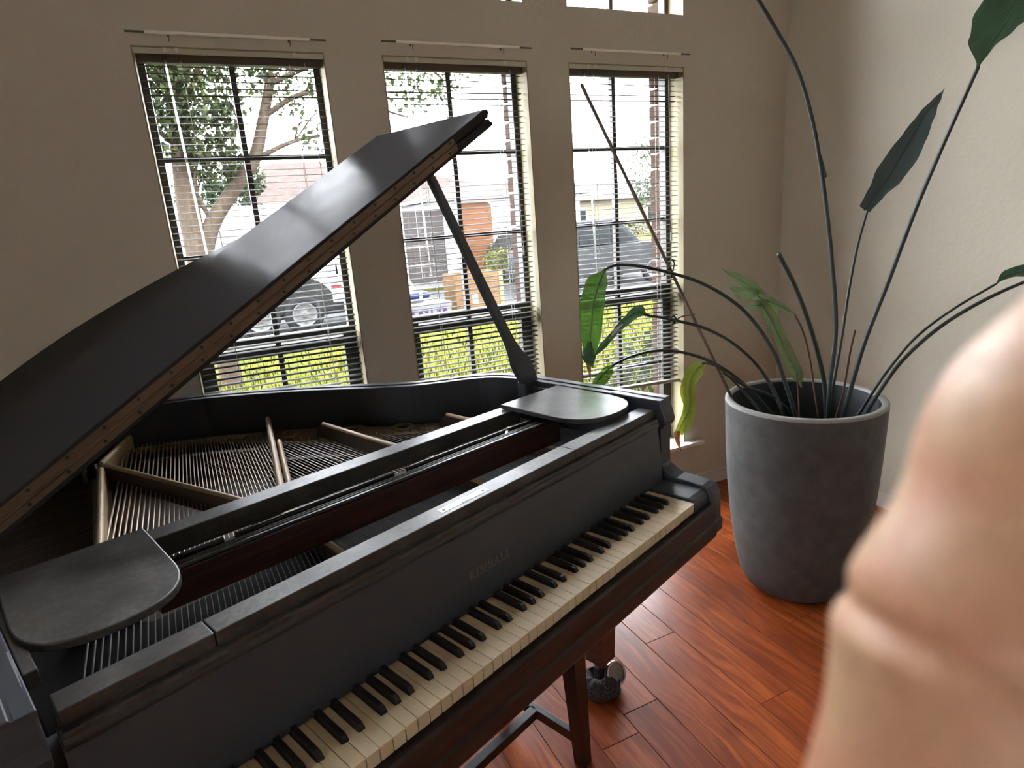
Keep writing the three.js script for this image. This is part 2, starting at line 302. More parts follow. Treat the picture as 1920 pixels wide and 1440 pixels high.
// ---------------------------------------------------------------- blinds and rods
const BZ = WALLZ - 0.042, PITCH = 0.0218;
function makeBlind(i, [a, b], bottom, label, tilt) {
  const g = thing('mini_blind', label, 'blind', [(a + b) / 2, WY[1], BZ], 0, 'mini blinds in the three lower windows');
  const h = (b - a) / 2 - 0.008, top = -0.006;
  mesh('headrail', [rbox(-h, h, top - 0.034, top - 0.004, -0.014, 0.014, 0.002)], M.brownrail, g); mesh('valance', rbox(-h - 0.004, h + 0.004, top - 0.016, top + 0.0015, 0.0395, 0.042, 0.001), M.valance, g);
  const prof = []; for (let k = 0; k <= 6; k++) { const t = (k / 6 - 0.5); prof.push([t * 0.0245, 0.0022 * (1 - 4 * t * t)]); }
  const pos = [], idx = []; for (const sx of [-1, 1]) for (const [z, y] of prof) pos.push(sx * (h - 0.002), y, z);
  for (let k = 0; k < 6; k++) idx.push(k, k + 1, k + 7, k + 7, k + 1, k + 8);
  const sg = new THREE.BufferGeometry(); sg.setAttribute('position', new THREE.Float32BufferAttribute(pos, 3)); sg.setIndex(idx); sg.computeVertexNormals(); boxUV(sg);
  sg.rotateX(6.2 * D2R);
  const n = Math.floor((-0.05 - (bottom - WY[1])) / PITCH);
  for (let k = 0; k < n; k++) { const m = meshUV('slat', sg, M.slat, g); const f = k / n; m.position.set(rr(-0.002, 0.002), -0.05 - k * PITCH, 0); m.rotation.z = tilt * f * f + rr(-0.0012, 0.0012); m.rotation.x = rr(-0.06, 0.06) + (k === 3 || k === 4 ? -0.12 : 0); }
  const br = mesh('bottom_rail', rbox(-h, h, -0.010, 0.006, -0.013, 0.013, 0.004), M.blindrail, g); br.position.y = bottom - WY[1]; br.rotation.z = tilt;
  for (const f of [-0.56, 0.62]) for (const z of [-0.0135, 0.0135]) mesh('ladder_cord', box(f * h - 0.0008, f * h + 0.0008, bottom - WY[1], top - 0.03, z - 0.0008, z + 0.0008), M.cord, g);
  mesh('lift_cord', [rod(V3(h * 0.80, -0.03, 0.017), V3(h * 0.83, -0.72, 0.019), 0.0011, 0.0011, 5), rod(V3(h * 0.83, -0.72, 0.019), V3(h * 0.83, -0.76, 0.019), 0.003, 0.005, 8)], M.cord, g);
  const wnd = mesh('tilt_wand', [rod(V3(-h * 0.72, -0.035, 0.020), V3(-h * 0.66, -0.80, 0.024), 0.0036, 0.0042, 6), new THREE.SphereGeometry(0.006, 8, 6).translate(-h * 0.66, -0.80, 0.024)], M.clear, g);
  mesh('hook', new THREE.TorusGeometry(0.006, 0.0013, 6, 12).translate(-h * 0.72, -0.028, 0.018), M.screw, wnd);
  for (const f of [-0.70, -0.58, 0.68]) mesh('bracket', rbox(f * h - 0.006, f * h + 0.006, top - 0.012, top + 0.003, 0.030, 0.0435, 0.002), M.cord, g);
  return g;
}
makeBlind(0, WINS[0], 0.315, 'cream mini blind lowered over the left window, tree and trailer behind it', 0);
makeBlind(1, WINS[1], 0.315, 'cream mini blind lowered over the middle window, behind the piano lid prop', 0);
makeBlind(2, WINS[2], 0.625, 'cream mini blind on the right window, bottom rail raised and slightly tilted', -0.05);
WINS.forEach(([a, b], i) => {
  const y = [2.105, 2.112, 2.118][i], t = [0.0, 0, 0][i];
  const g = thing('curtain_rod', ['thin cream curtain rod above the left window', 'thin cream curtain rod above the middle window', 'thin cream curtain rod above the right window, nearest the room corner'][i], 'curtain rod', [(a + b) / 2, y, WALLZ + 0.035], 0, 'curtain rods above the windows');
  const h = (b - a) / 2 + 0.0;
  mesh('bar', rod(V3(-h * 0.84, 0, 0), V3(h * 0.84, t, 0), 0.0052, 0.0052, 10), M.rod, g);
  for (const s of [-1, 1]) { mesh('end', rod(V3(s * h * 0.84, 0, 0), V3(s * h * 1.02, 0, 0), 0.0034, 0.0030, 8), M.rodend, g, 'thinner end of the rod, its shadow painted dark');  // shadow on the rod ends is put into the dark colour
    mesh('bracket', [rod(V3(s * h * 0.62, 0.002, 0), V3(s * h * 0.62, 0.004, -0.035), 0.0022, 0.0026, 6), rod(V3(s * h * 0.62, 0.004, -0.004), V3(s * h * 0.62, -0.022, -0.008), 0.0016, 0.0016, 6), rbox(s * h * 0.62 - 0.003, s * h * 0.62 + 0.003, -0.004, 0.010, -0.0348, -0.031, 0.001)], M.rodend, g); }
});
// ---------------------------------------------------------------- grand piano: local x = along the keys (0 at the top key's end), y = up, -z = towards the tail
const KEYH = 0.74, PX = 0.99264, PZ = -1.12578, PHI = 21.59327 * D2R;
const plan = (pts, w0, w1, bevel = 0, curve = 12) => {          // a flat shape in (u, v) given a height
  const s = pts instanceof THREE.Shape ? pts : new THREE.Shape(pts.map(([u, v]) => new THREE.Vector2(u, v)));
  const g = new THREE.ExtrudeGeometry(s, { depth: w1 - w0 - 2 * bevel, bevelEnabled: bevel > 0, bevelThickness: bevel, bevelSize: bevel, bevelOffset: -bevel, bevelSegments: 2, curveSegments: curve });
  g.translate(0, 0, w0 + bevel); g.applyMatrix4(new THREE.Matrix4().set(1, 0, 0, 0, 0, 0, 1, KEYH, 0, -1, 0, 0, 0, 0, 0, 1)); g.deleteAttribute('uv'); return g;
};
const along = (pts, u0, u1, bevel = 0) => {                     // a cross-section in (v, w) drawn out along the keys
  const g = new THREE.ExtrudeGeometry(new THREE.Shape(pts.map(([v, w]) => new THREE.Vector2(v, w))), { depth: u1 - u0 - 2 * bevel, bevelEnabled: bevel > 0, bevelThickness: bevel, bevelSize: bevel, bevelOffset: -bevel, bevelSegments: 2, steps: 1 });
  g.translate(0, 0, u0 + bevel); g.applyMatrix4(new THREE.Matrix4().set(0, 0, 1, 0, 0, 1, 0, KEYH, -1, 0, 0, 0, 0, 0, 0, 1)); g.deleteAttribute('uv'); return g;
};
const Q = (u, v, w) => V3(u, KEYH + w, -v);
const pbox = (u0, u1, v0, v1, w0, w1, r = 0) => r ? rbox(u0, u1, KEYH + w0, KEYH + w1, -v1, -v0, r) : box(u0, u1, KEYH + w0, KEYH + w1, -v1, -v0);
const piano = thing('grand_piano', 'dark baby grand piano with its lid propped open, strings showing, in front of the windows', 'piano', [PX, 0, PZ], PHI);
const smooth = (pts, n) => new THREE.CatmullRomCurve3(pts.map(([u, v]) => V3(u, v, 0)), false, 'centripetal').getPoints(n).map((p) => [p.x, p.y]);
const RW = 0.232;
// inner line of the case, from the treble arm round the tail to the bass arm
const INNER = [[0.08, 0.14], [0.082, 0.40], ...smooth([[0.083, 0.55], [0.078, 0.66], [0.035, 0.765], [-0.16, 0.915], [-0.40, 1.225], [-0.665, 1.475], [-0.88, 1.555], [-1.08, 1.545], [-1.24, 1.47], [-1.300, 1.30]], 60), [-1.30, 0.9], [-1.30, 0.14]];
function offset(path, d) { return path.map((p, i) => { const a = path[Math.max(0, i - 1)], b = path[Math.min(path.length - 1, i + 1)], tx = b[0] - a[0], ty = b[1] - a[1], l = Math.hypot(tx, ty); return [p[0] + ty / l * d, p[1] - tx / l * d]; }); }
const band = (d0, d1, w0, w1, bv) => plan([...offset(INNER, d1), ...offset(INNER, d0).reverse()], w0, w1, bv);
{
  mesh('rim', [band(0.0, 0.022, -0.10, RW - 0.003, 0.0015), band(0.0245, 0.050, -0.135, RW, 0.002), band(0.018, 0.030, -0.1, RW - 0.007, 0)], M.ebony, piano);
  // arms with their moulded fronts
  const arm = [[0.30, RW - 0.001], [0.141, RW - 0.004], [0.138, 0.215], [0.129, 0.192], [0.124, 0.172], [0.127, 0.160], [0.137, 0.149], [0.147, 0.142], [0.151, 0.128], [0.154, 0.095], [0.153, 0.068], [0.147, 0.052], [0.133, 0.037], [0.113, 0.025], [0.094, 0.018], [0.055, 0.016], [0.020, 0.014], [0.004, 0.008], [-0.006, -0.008], [-0.010, -0.035], [-0.011, -0.085], [-0.016, -0.090], [-0.016, -0.118], [-0.008, -0.130], [0.008, -0.137], [0.30, -0.137]];
  for (const [a, b] of [[0.08, 0.132], [-1.352, -1.30]]) mesh('arm', along(arm, a, b, 0.004), M.ebony, piano);
  for (const [a, b] of [[0.004, 0.080], [-1.30, -1.226]]) { const k = mesh('key_block', along([[0.15, 0.006], [0.02, 0.006], [0.006, 0.002], [0.002, -0.012], [0.002, -0.10], [0.15, -0.10]], a, b, 0.003), M.ebony, piano); k.userData.label = 'block beside the end key'; }
  mesh('keybed', [pbox(-1.345, 0.125, 0.005, 0.33, -0.137, -0.075, 0.003), pbox(-1.3, 0.08, 0.0, 0.5, -0.075, -0.05)], M.ebony, piano);
  mesh('key_slip', [along([[-0.005, -0.030], [-0.014, -0.027], [-0.020, -0.031], [-0.021, -0.070], [-0.017, -0.074], [-0.017, -0.080], [-0.023, -0.085], [-0.023, -0.116], [-0.018, -0.126], [-0.006, -0.132], [0.012, -0.134], [0.012, -0.030]], -1.30, 0.08)], M.slipwood, piano);
  // fallboard leaning over the keys, with a rounded nose
  const fb = mesh('fallboard', along([[0.128, 0.004], [0.130, 0.030], [0.134, 0.080], [0.140, 0.130], [0.144, 0.158], [0.147, 0.178], [0.163, 0.181], [0.163, 0.004]], -1.288, 0.070), M.ebony, piano);
  mesh('ledge', pbox(-1.286, 0.068, 0.1405, 0.156, 0.170, 0.1825, 0.0035), M.dusty, fb);
  mesh('nose', rod(Q(-1.286, 0.1475, 0.166), Q(0.068, 0.1475, 0.166), 0.0105, 0.0105, 28), M.nose, fb);
  const font = await new FontLoader().loadAsync('fonts/droid/droid_serif_bold.typeface.json');
  const tg = new TextGeometry('KIMBALL', { font, size: 0.0185, depth: 0.0004, curveSegments: 3 }); tg.computeBoundingBox(); const tw = tg.boundingBox.max.x;
  tg.scale(0.118 / tw, 1, 1); tg.rotateX(-3.4 * D2R); tg.translate(-0.652, KEYH + 0.062, -0.1325); mesh('lettering', tg, M.letter, fb);
  const rail = mesh('fallboard_rail', [[-1.283, -1.1], [-1.0985, -0.28], [-0.2785, 0.068]].map(([a, b]) => pbox(a, b, 0.153, 0.199, 0.15, 0.205, 0.002)), M.dusty, piano, 'dusty flat rail above the fallboard');
  const lp = mesh('lock_plate', pbox(-0.672, -0.548, 0.165, 0.182, 0.2045, 0.2056, 0.0004), M.lockplate, rail);
  lp.parent.remove(lp); piano.add(lp);
  mesh('screw', new THREE.CylinderGeometry(0.0035, 0.0035, 0.001, 10).translate(-0.662, KEYH + 0.2058, -0.1735), M.screw, lp); mesh('screw', new THREE.CylinderGeometry(0.0035, 0.0035, 0.001, 10).translate(-0.558, KEYH + 0.2058, -0.1735), M.screw, lp);
  mesh('keyhole_cover', pbox(-0.622, -0.598, 0.1675, 0.1795, 0.2054, 0.2064, 0.0004), M.nickel, lp);
  mesh('fallboard_back', [pbox(-1.298, 0.078, 0.165, 0.20, 0.0, 0.15), pbox(-1.3, 0.08, 0.2, 0.215, -0.05, 0.09)], M.ebony, piano);
  mesh('key_felt', pbox(-1.225, 0.003, 0.115, 0.16, -0.03, -0.012), M.felt, piano);
}
// keys: 52 naturals and 36 sharps
{
  const S = 0.0235, HAS = [1, 1, 0, 1, 1, 1, 0];                 // a sharp on the right of C D E F G A B
  const OFF = { 0: -0.0025, 1: 0.0025, 3: -0.0035, 4: 0, 5: 0.0035 };
  const cache = {};
  const natural = (l, r) => {
    const k = l + '_' + r; if (cache[k]) return cache[k];
    const a = 0.0005, b = S - 0.0005, hl = l === null ? a : l + 0.0064, hr = r === null ? b : S + r - 0.0064;
    const sh = [[a, 0], [b, 0], [b, 0.049]]; if (r !== null) sh.push([hr, 0.049]); sh.push([hr, 0.16], [hl, 0.16]); if (l !== null) sh.push([hl, 0.049]); sh.push([a, 0.049]);
    const g = plan(sh, -0.0035, 0, 0.0006, 2), g2 = plan([[a + 0.0006, 0.0015], [b - 0.0006, 0.0015], [b - 0.0006, 0.048], [a + 0.0006, 0.048]], -0.026, -0.003);
    return cache[k] = boxUV(merge([g, g2]));
  };
  const worn = [M.ivory, mat([0.76, 0.63, 0.40], 0.36), mat([0.80, 0.69, 0.47], 0.32)];
  for (let n = 0; n < 52; n++) {                                 // n counts down from the top C
    const c = ((0 - n) % 7 + 7) % 7, lower = (c + 6) % 7;        // 0 = C, 6 = B
    const r = n === 0 ? null : (HAS[c] ? OFF[c] : null), l = n === 51 ? null : (HAS[lower] ? OFF[lower] : null);
    const m = meshUV('white_key', natural(l, r), worn[Math.floor(rnd() * 3)], piano); m.position.set(-(n + 1) * S, rr(-0.0006, 0.0004), 0); if (n > 0 && HAS[c]) {
      const sh = SHARP(); const bk = meshUV('black_key', sh, M.sharp, piano); bk.position.set(-n * S + OFF[c], rr(-0.0006, 0.0003), 0); }
  }
  var sharpGeo;
  function SHARP() {
    if (sharpGeo) return sharpGeo;
    const g = new THREE.BufferGeometry(), hw = 0.0052, ht = 0.0042, z = [[-0.0476, 0], [-0.0482, 0.004], [-0.0525, 0.0102], [-0.058, 0.0115], [-0.16, 0.0122]], p = [];
    const L = z.map(([a, y]) => { const w = hw + (ht - hw) * Math.min(1, y / 0.0115); return [V3(-w, KEYH + y, a), V3(w, KEYH + y, a)]; });
    const B = z.map(([a]) => [V3(-hw, KEYH - 0.012, a), V3(hw, KEYH - 0.012, a)]);
    const tri = (...v) => v.forEach((q) => p.push(q.x, q.y, q.z));
    for (let i = 0; i < 4; i++) { tri(L[i][0], L[i][1], L[i + 1][1]); tri(L[i][0], L[i + 1][1], L[i + 1][0]); for (const s of [0, 1]) { const a = L[i][s], b = L[i + 1][s], c = B[i][s], d = B[i + 1][s]; if (s) { tri(a, c, d); tri(a, d, b); } else { tri(a, d, c); tri(a, b, d); } } }
    tri(L[0][0], B[0][0], B[0][1]); tri(L[0][0], B[0][1], L[0][1]);
    g.setAttribute('position', new THREE.Float32BufferAttribute(p, 3)); g.computeVertexNormals(); return sharpGeo = boxUV(g);
  }
}
// inside: soundboard, iron plate, struts, strings, pins
{
  const inner = offset(INNER, -0.002);
  mesh('soundboard', plan(inner.filter((p) => p[1] > 0.45 || true), 0.02, 0.035), M.soundboard, piano);
  // plate: a band along the curved side with bolt holes, and the web over the pin block
  const W0 = 0.085, W1 = 0.100;
  const far = smooth([[0.076, 0.60], [0.070, 0.66], [0.03, 0.755], [-0.16, 0.905], [-0.40, 1.215], [-0.665, 1.465], [-0.80, 1.52]], 40);
  const near = smooth([[-0.80, 1.44], [-0.66, 1.36], [-0.53, 1.18], [-0.42, 1.045], [-0.24, 0.86], [-0.08, 0.72], [0.0, 0.60]], 30);
  const sh = new THREE.Shape([...far, ...near].map(([u, v]) => new THREE.Vector2(u, v)));
  for (const [u, v] of [[-0.305, 1.055], [-0.205, 0.92]]) { const h = new THREE.Path(); h.absellipse(u, v, 0.018, 0.018, 0, 2 * Math.PI, true); sh.holes.push(h); }
  const pl = mesh('iron_plate', [plan(sh, W0, W1, 0.003), plan([[-1.172, 0.545], [-1.158, 0.545], [-0.965, 1.27], [-0.80, 1.53], [-0.84, 1.545], [-0.985, 1.34]], 0.07, 0.098, 0.002)], M.plate, piano);
  for (const [u, v] of [[-0.305, 1.055], [-0.205, 0.92], [-0.46, 1.20]]) { const r = mesh('rosette', new THREE.TorusGeometry(0.030, 0.009, 8, 20).rotateX(Math.PI / 2).scale(1, 0.55, 1).translate(u, KEYH + W1, -v), M.plate, pl); r.scale.set(1, 1, 1); mesh('bolt', new THREE.CylinderGeometry(0.009, 0.010, 0.010, 6).translate(u, KEYH + W1 - 0.006, -v), M.screw, pl); }
  mesh('pin_block', plan([[0.079, 0.215], [0.079, 0.56], [0.0, 0.56], [-0.10, 0.47], [-1.10, 0.47], [-1.17, 0.56], [-1.29, 0.56], [-1.29, 0.215]], 0.075, 0.086, 0.002), M.web, piano);
  // hitch pins
  for (let i = 0; i < 34; i++) { const c = new THREE.CatmullRomCurve3([[-0.70, 1.385], [-0.55, 1.215], [-0.43, 1.065], [-0.25, 0.88], [-0.10, 0.745]].map(([u, v]) => V3(u, v, 0))).getPointAt(i / 33); mesh('hitch_pin', rod(Q(c.x, c.y + 0.008, W1 - 0.004), Q(c.x, c.y + 0.012, W1 + 0.009), 0.0022, 0.0022, 5), M.pin, pl); }
  // struts: tall thin ribs of the casting with paler top edges
  const strut = (a, b, w0, w1, t, name = 'strut', m2 = M.strutSide) => {
    const dir = V3(b[0] - a[0], 0, -(b[1] - a[1])), len = dir.length(); dir.normalize();
    const s = new THREE.Shape(); s.moveTo(0, w0); s.lineTo(len, w0); s.lineTo(len, w1); s.lineTo(0.03, w1); s.quadraticCurveTo(-0.004, w1 - 0.004, -0.012, w0 + (w1 - w0) * 0.35); s.lineTo(-0.03, w0);
    const g = new THREE.ExtrudeGeometry(s, { depth: t, bevelEnabled: true, bevelSize: 0.002, bevelThickness: 0.002, bevelSegments: 2 }); g.translate(0, 0, -t / 2); g.deleteAttribute('uv');
    g.applyMatrix4(new THREE.Matrix4().makeBasis(dir, V3(0, 1, 0), dir.clone().cross(V3(0, 1, 0)))); g.translate(a[0], KEYH, -a[1]);
    const o = mesh(name, g, m2, piano);
    const e = rod(Q(a[0] + dir.x * 0.02, a[1] - dir.z * 0.02, w1 + 0.001), Q(b[0], b[1], w1 + 0.001), t * 0.62, t * 0.62, 8); e.scale(1, 1, 1);
    mesh('top_edge', e, M.plateTan, o); return o;
  };
  strut([-0.955, 1.315], [-0.775, 0.50], 0.09, 0.140, 0.013);
  strut([-0.465, 1.315], [-0.80, 0.545], 0.09, 0.142, 0.013, 'strut', M.plateTan);
  strut([-0.537, 1.10], [-0.777, 0.545], 0.085, 0.128, 0.010, 'strut', M.plateTan);
  strut([-0.402, 1.085], [-0.400, 0.45], 0.09, 0.142, 0.013);
  strut([-0.128, 0.80], [-0.126, 0.42], 0.09, 0.142, 0.013);
  strut([-0.965, 1.29], [-1.155, 0.55], 0.06, 0.141, 0.012, 'strut', M.plateTan);
  strut([-0.80, 1.58], [-0.955, 1.33], 0.06, 0.140, 0.012, 'strut', M.plateTan);
  mesh('nose_bolt', [rod(Q(-0.975, 1.30, 0.10), Q(-0.975, 1.30, 0.155), 0.006, 0.006, 8), rod(Q(-1.0, 1.33, 0.10), Q(-1.0, 1.33, 0.15), 0.009, 0.009, 6)], M.nickel, piano);
  for (const u of [-0.79, -0.40, -0.125]) strut([u + 0.005, 0.46], [u - 0.01, 0.24], 0.075, 0.118, 0.012);
  // bridges
  const zig = [[-0.60, 1.06], [-0.50, 0.965], [-0.43, 0.885], [-0.30, 0.78], [-0.14, 0.66], [-0.02, 0.58]];
  const bridge = (pts, hw, w0, w1) => { const c = smooth(pts, 40), a = offset(c, hw).map(([u, v], i) => [u, v + (i % 2 ? 0.006 : 0)]), b = offset(c, -hw).map(([u, v], i) => [u, v + (i % 2 ? 0.006 : 0)]).reverse(); return plan([...a, ...b], w0, w1, 0.001); };
  mesh('treble_bridge', bridge(zig, 0.012, 0.035, 0.088), M.soundboard, piano); mesh('bass_bridge', bridge([[-0.93, 1.43], [-0.78, 1.34], [-0.66, 1.24], [-0.58, 1.16]], 0.013, 0.035, 0.098), M.mahogany, piano);
  mesh('hitch_rail', bridge([[-0.84, 1.515], [-0.70, 1.43], [-0.58, 1.33], [-0.50, 1.27]], 0.010, 0.09, 0.106), M.plateTan, piano);
  mesh('agraffe_rail', [pbox(-1.20, -0.80, 0.50, 0.522, 0.086, 0.100, 0.003), pbox(-0.79, 0.05, 0.47, 0.50, 0.086, 0.098, 0.003)], M.plateTan, piano);
  // strings: wound bass fanning across, then plain steel towards the treble
  const bassFar = smooth([[-0.825, 1.60], [-0.70, 1.475], [-0.60, 1.385], [-0.505, 1.30]], 60), N1 = 42, strs = [];
  for (let i = 0; i < N1; i++) {
    const f = i < 10 ? i * 0.0255 : 0.2295 + (i - 9) * 0.0241, p = bassFar[Math.min(60, Math.round(Math.min(1, f) * 60))], q0 = bassFar[Math.floor(Math.min(0.999, f) * 60)], q1 = bassFar[Math.min(60, Math.floor(Math.min(0.999, f) * 60) + 1)], k = Math.min(0.999, f) * 60 - Math.floor(Math.min(0.999, f) * 60);
    const a = [q0[0] + (q1[0] - q0[0]) * k, q0[1] + (q1[1] - q0[1]) * k], t = i / (N1 - 1), u0 = -1.255 + 0.435 * f, r = i < 10 ? 0.0026 - 0.00008 * i : 0.0015 - 0.0004 * t;
    const fa = (a[1] - 0.01 - 0.515) / (a[1] - 0.01 - 0.30), um = a[0] + (u0 - a[0]) * fa; mesh('bass_string', [rod(Q(a[0], a[1] - 0.01, 0.106), Q(um, 0.515, 0.108), r, r, 5, false)], M.copper, piano); mesh('string_end', [rod(Q(um, 0.515, 0.108), Q(u0, 0.28, 0.100), r * 0.8, r * 0.8, 5, false)], M.shadedwire, piano);
  }
  for (let i = 0; i < 76; i++) {
    const u = -0.775 + i * 0.0111, bend = Math.max(0, 1 - (i / 76) * 1.1), vFar = 0.05 + (u < -0.43 ? 1.12 + (-0.43 - u) * 0.9 : 0.62 + (-(u + 0.0)) * 1.12);
    if (Math.abs(u + 0.40) < 0.010 || Math.abs(u + 0.127) < 0.010) continue;
    mesh('treble_string', rod(Q(u + (u < -0.5 ? 0.035 * bend * (1) : 0.012), Math.min(vFar, 1.18 + (u + 0.6) * -0.1), 0.0985), Q(u, 0.485, 0.1015), 0.0009, 0.0009, 4, false), i % 3 ? M.steel : M.pin, piano); mesh('string_end', rod(Q(u, 0.485, 0.1015), Q(u + 0.01, 0.28, 0.098), 0.0008, 0.0008, 4, false), M.shadedwire, piano);
  }
  const pins = []; for (let i = 0; i < 100; i++) { const u = -1.26 + i * 0.0132; if (u > 0.05) break; for (let k = 0; k < 2; k++) pins.push(rod(Q(u + k * 0.006, 0.245 + k * 0.035 + (i % 2) * 0.012, 0.085), Q(u + k * 0.006, 0.242 + k * 0.035 + (i % 2) * 0.012, 0.113), 0.0030, 0.0026, 6)); }
  pins.forEach((g) => mesh('tuning_pin', g, M.pin, piano));
}
// lid: raised on the prop, its front flap folded back on top
{
  const LL = 1.50, A = 29.6 * D2R, VF = 0.60, UH = -1.316, WH = 0.239, TH = 0.023;
  const lidM = new THREE.Matrix4().makeBasis(V3(Math.cos(A), Math.sin(A), 0), V3(0, 0, -1), V3(-Math.sin(A), Math.cos(A), 0)).setPosition(UH, KEYH + WH, 0);
  const slab = (shape, n0, n1, bv) => { const g = new THREE.ExtrudeGeometry(shape, { depth: n1 - n0 - 2 * bv, bevelEnabled: bv > 0, bevelThickness: bv, bevelSize: bv, bevelOffset: -bv, bevelSegments: 3, curveSegments: 10 }); g.deleteAttribute('uv'); g.translate(0, 0, n0 + bv); g.computeVertexNormals(); boxUV(g); g.applyMatrix4(lidM); return g; };
  const out = [[LL, VF], ...smooth([[LL, 0.66], [LL - 0.03, 0.755], [1.20, 0.95], [0.98, 1.20], [0.72, 1.44], [0.48, 1.555], [0.28, 1.56], [0.08, 1.48], [0, 1.30]], 50), [0, VF]];
  const shape = new THREE.Shape(out.map(([s, v]) => new THREE.Vector2(s, v)));
  const lid = meshUV('lid', slab(shape, 0, TH, 0.004), M.ebonyLid, piano); lid.userData.label = 'main lid panel raised on the prop';
  const FD = 0.50, fl = new THREE.Shape(); fl.moveTo(0, VF); fl.lineTo(LL, VF); fl.lineTo(LL, VF + FD); fl.lineTo(0, VF + FD); fl.closePath();
  meshUV('flap', slab(fl, TH + 0.002, 2 * TH + 0.003, 0.004), M.ebonyLid, lid).userData.label = 'front flap folded back flat on the lid';
  const bar = (s0, s1, n0, n1, v0, v1) => box(s0, s1, v0, v1, n0, n1).applyMatrix4(lidM);   // note: box y runs along v
  const lb = (s0, s1, n0, n1, t) => { const g = new THREE.BoxGeometry(s1 - s0, t, n1 - n0); g.translate((s0 + s1) / 2, VF - t / 2, (n0 + n1) / 2); g.applyMatrix4(lidM); return g; };
  mesh('hinge_leaf', [lb(0.02, LL - 0.15, 0.010, TH - 0.001, 0.0016)], M.brass, lid); mesh('hinge_leaf', [lb(0.02, LL - 0.15, TH + 0.004, 2 * TH - 0.004, 0.0016)], M.brass, lid);
  const kn = new THREE.CylinderGeometry(0.0032, 0.0032, LL - 0.17, 8).rotateZ(Math.PI / 2).translate((LL - 0.13) / 2, VF - 0.002, TH + 0.0012).applyMatrix4(lidM); mesh('hinge_knuckle', kn, M.brass, lid);
  for (let i = 0; i < 18; i++) for (const n of [0.0165, 1.5 * TH + 0.0025]) mesh('screw', new THREE.CylinderGeometry(0.0034, 0.0034, 0.002, 8).translate(0.06 + i * 0.074 + (n > 0.02 ? 0.015 : 0), VF - 0.002, n).applyMatrix4(lidM), M.screw, lid);
  // overhanging moulded lips at the free edge of lid and flap
  mesh('lip', [[0, 0.012], [TH + 0.006, 2 * TH]].map(([a, b]) => { const g = new THREE.CylinderGeometry((b - a) / 2, (b - a) / 2, 0.06, 10); g.translate(LL + 0.002, VF + 0.032, (a + b) / 2); return g.applyMatrix4(lidM); }), M.ebonyLid, lid);
  // prop stick, carved at the foot
  const tip = V3(0.835 * LL, VF + 0.035, -0.004).applyMatrix4(lidM), foot = Q(0.068, 0.60, 0.225), d = tip.clone().sub(foot), len = d.length();
  const half = [[0, 0.030], [0.03, 0.033], [0.055, 0.036], [0.075, 0.035], [0.092, 0.030], [0.10, 0.026], [0.118, 0.022], [0.15, 0.0155], [0.18, 0.0135], [len * 0.6, 0.0105], [len - 0.012, 0.0085], [len, 0.006]];
  const ps = new THREE.Shape(); ps.moveTo(-0.022, -0.02); half.forEach(([y, x]) => ps.lineTo(-x * (y < 0.09 ? 0.85 : 1), y)); [...half].reverse().forEach(([y, x]) => ps.lineTo(x * (y < 0.09 ? 1.1 : 1), y)); ps.lineTo(0.03, -0.02); ps.closePath();
  const pg = new THREE.ExtrudeGeometry(ps, { depth: 0.014, bevelEnabled: true, bevelSize: 0.002, bevelThickness: 0.002, bevelSegments: 2 }); pg.translate(0, 0, -0.007); pg.deleteAttribute('uv');
  const yA = d.clone().normalize(), zA = V3(0, 0, 1).addScaledVector(yA, -yA.z).normalize(), xA = yA.clone().cross(zA);
  pg.applyMatrix4(new THREE.Matrix4().makeBasis(xA, yA, zA).setPosition(foot));
  const prop = mesh('lid_prop', pg, M.ebony, piano); mesh('prop_foot', [pbox(0.035, 0.088, 0.585, 0.62, 0.13, 0.236, 0.006)], M.ebony, piano);
  mesh('screw', new THREE.CylinderGeometry(0.005, 0.005, 0.02, 10).rotateX(Math.PI / 2).applyMatrix4(new THREE.Matrix4().makeBasis(xA, yA, zA).setPosition(foot.clone().addScaledVector(yA, len * 0.56))), M.screw, prop);
}
// legs with casters
function pianoLeg(u, v) {
  const leg = mesh('leg', (() => { const g = new THREE.CylinderGeometry(0.068, 0.046, 0.50, 4, 1).rotateY(Math.PI / 4).translate(u, 0.355, -v); return g.toNonIndexed(); })(), M.mahogany, piano);
  const lc = toCreasedNormals(leg.geometry, 0.5); leg.geometry = boxUV(lc);
  mesh('leg_cap', [rbox(u - 0.055, u + 0.055, 0.58, 0.61, -v - 0.055, -v + 0.055, 0.006), new THREE.CylinderGeometry(0.026, 0.02, 0.03, 12).translate(u, 0.095, -v)], M.mahogany, leg);
  const w = mesh('caster', [rbox(u - 0.024, u + 0.02, 0.035, 0.085, -v - 0.012, -v + 0.012, 0.006), new THREE.CylinderGeometry(0.010, 0.010, 0.05, 10).translate(u, 0.075, -v)], M.rubber, leg);
  const ax = V3(-0.15, 0.50, 0.85).normalize(), q = new THREE.Quaternion().setFromUnitVectors(V3(0, 1, 0), ax), c = V3(u + 0.030, 0.044, -v + 0.030);
  mesh('caster_wheel', [new THREE.CylinderGeometry(0.034, 0.034, 0.018, 24).applyQuaternion(q).translate(c.x, c.y, c.z)], M.pin, leg);
  mesh('wheel_ring', new THREE.TorusGeometry(0.034, 0.005, 10, 28).rotateX(Math.PI / 2).applyQuaternion(q).translate(c.x + ax.x * 0.010, c.y + ax.y * 0.010, c.z + ax.z * 0.010), M.nickel, leg);
  const pr = [[0.0, 0.002], [0.045, 0.002], [0.056, 0.010], [0.061, 0.022], [0.060, 0.032], [0.054, 0.030], [0.050, 0.016], [0.0, 0.014]].map(([r, y]) => new THREE.Vector2(r, y));
  mesh('caster_cup', new THREE.LatheGeometry(pr, 32).translate(u, 0, -v), M.rubber, leg);
}
pianoLeg(0.020, 0.330); pianoLeg(-1.20, 0.330); pianoLeg(-0.72, 1.30);
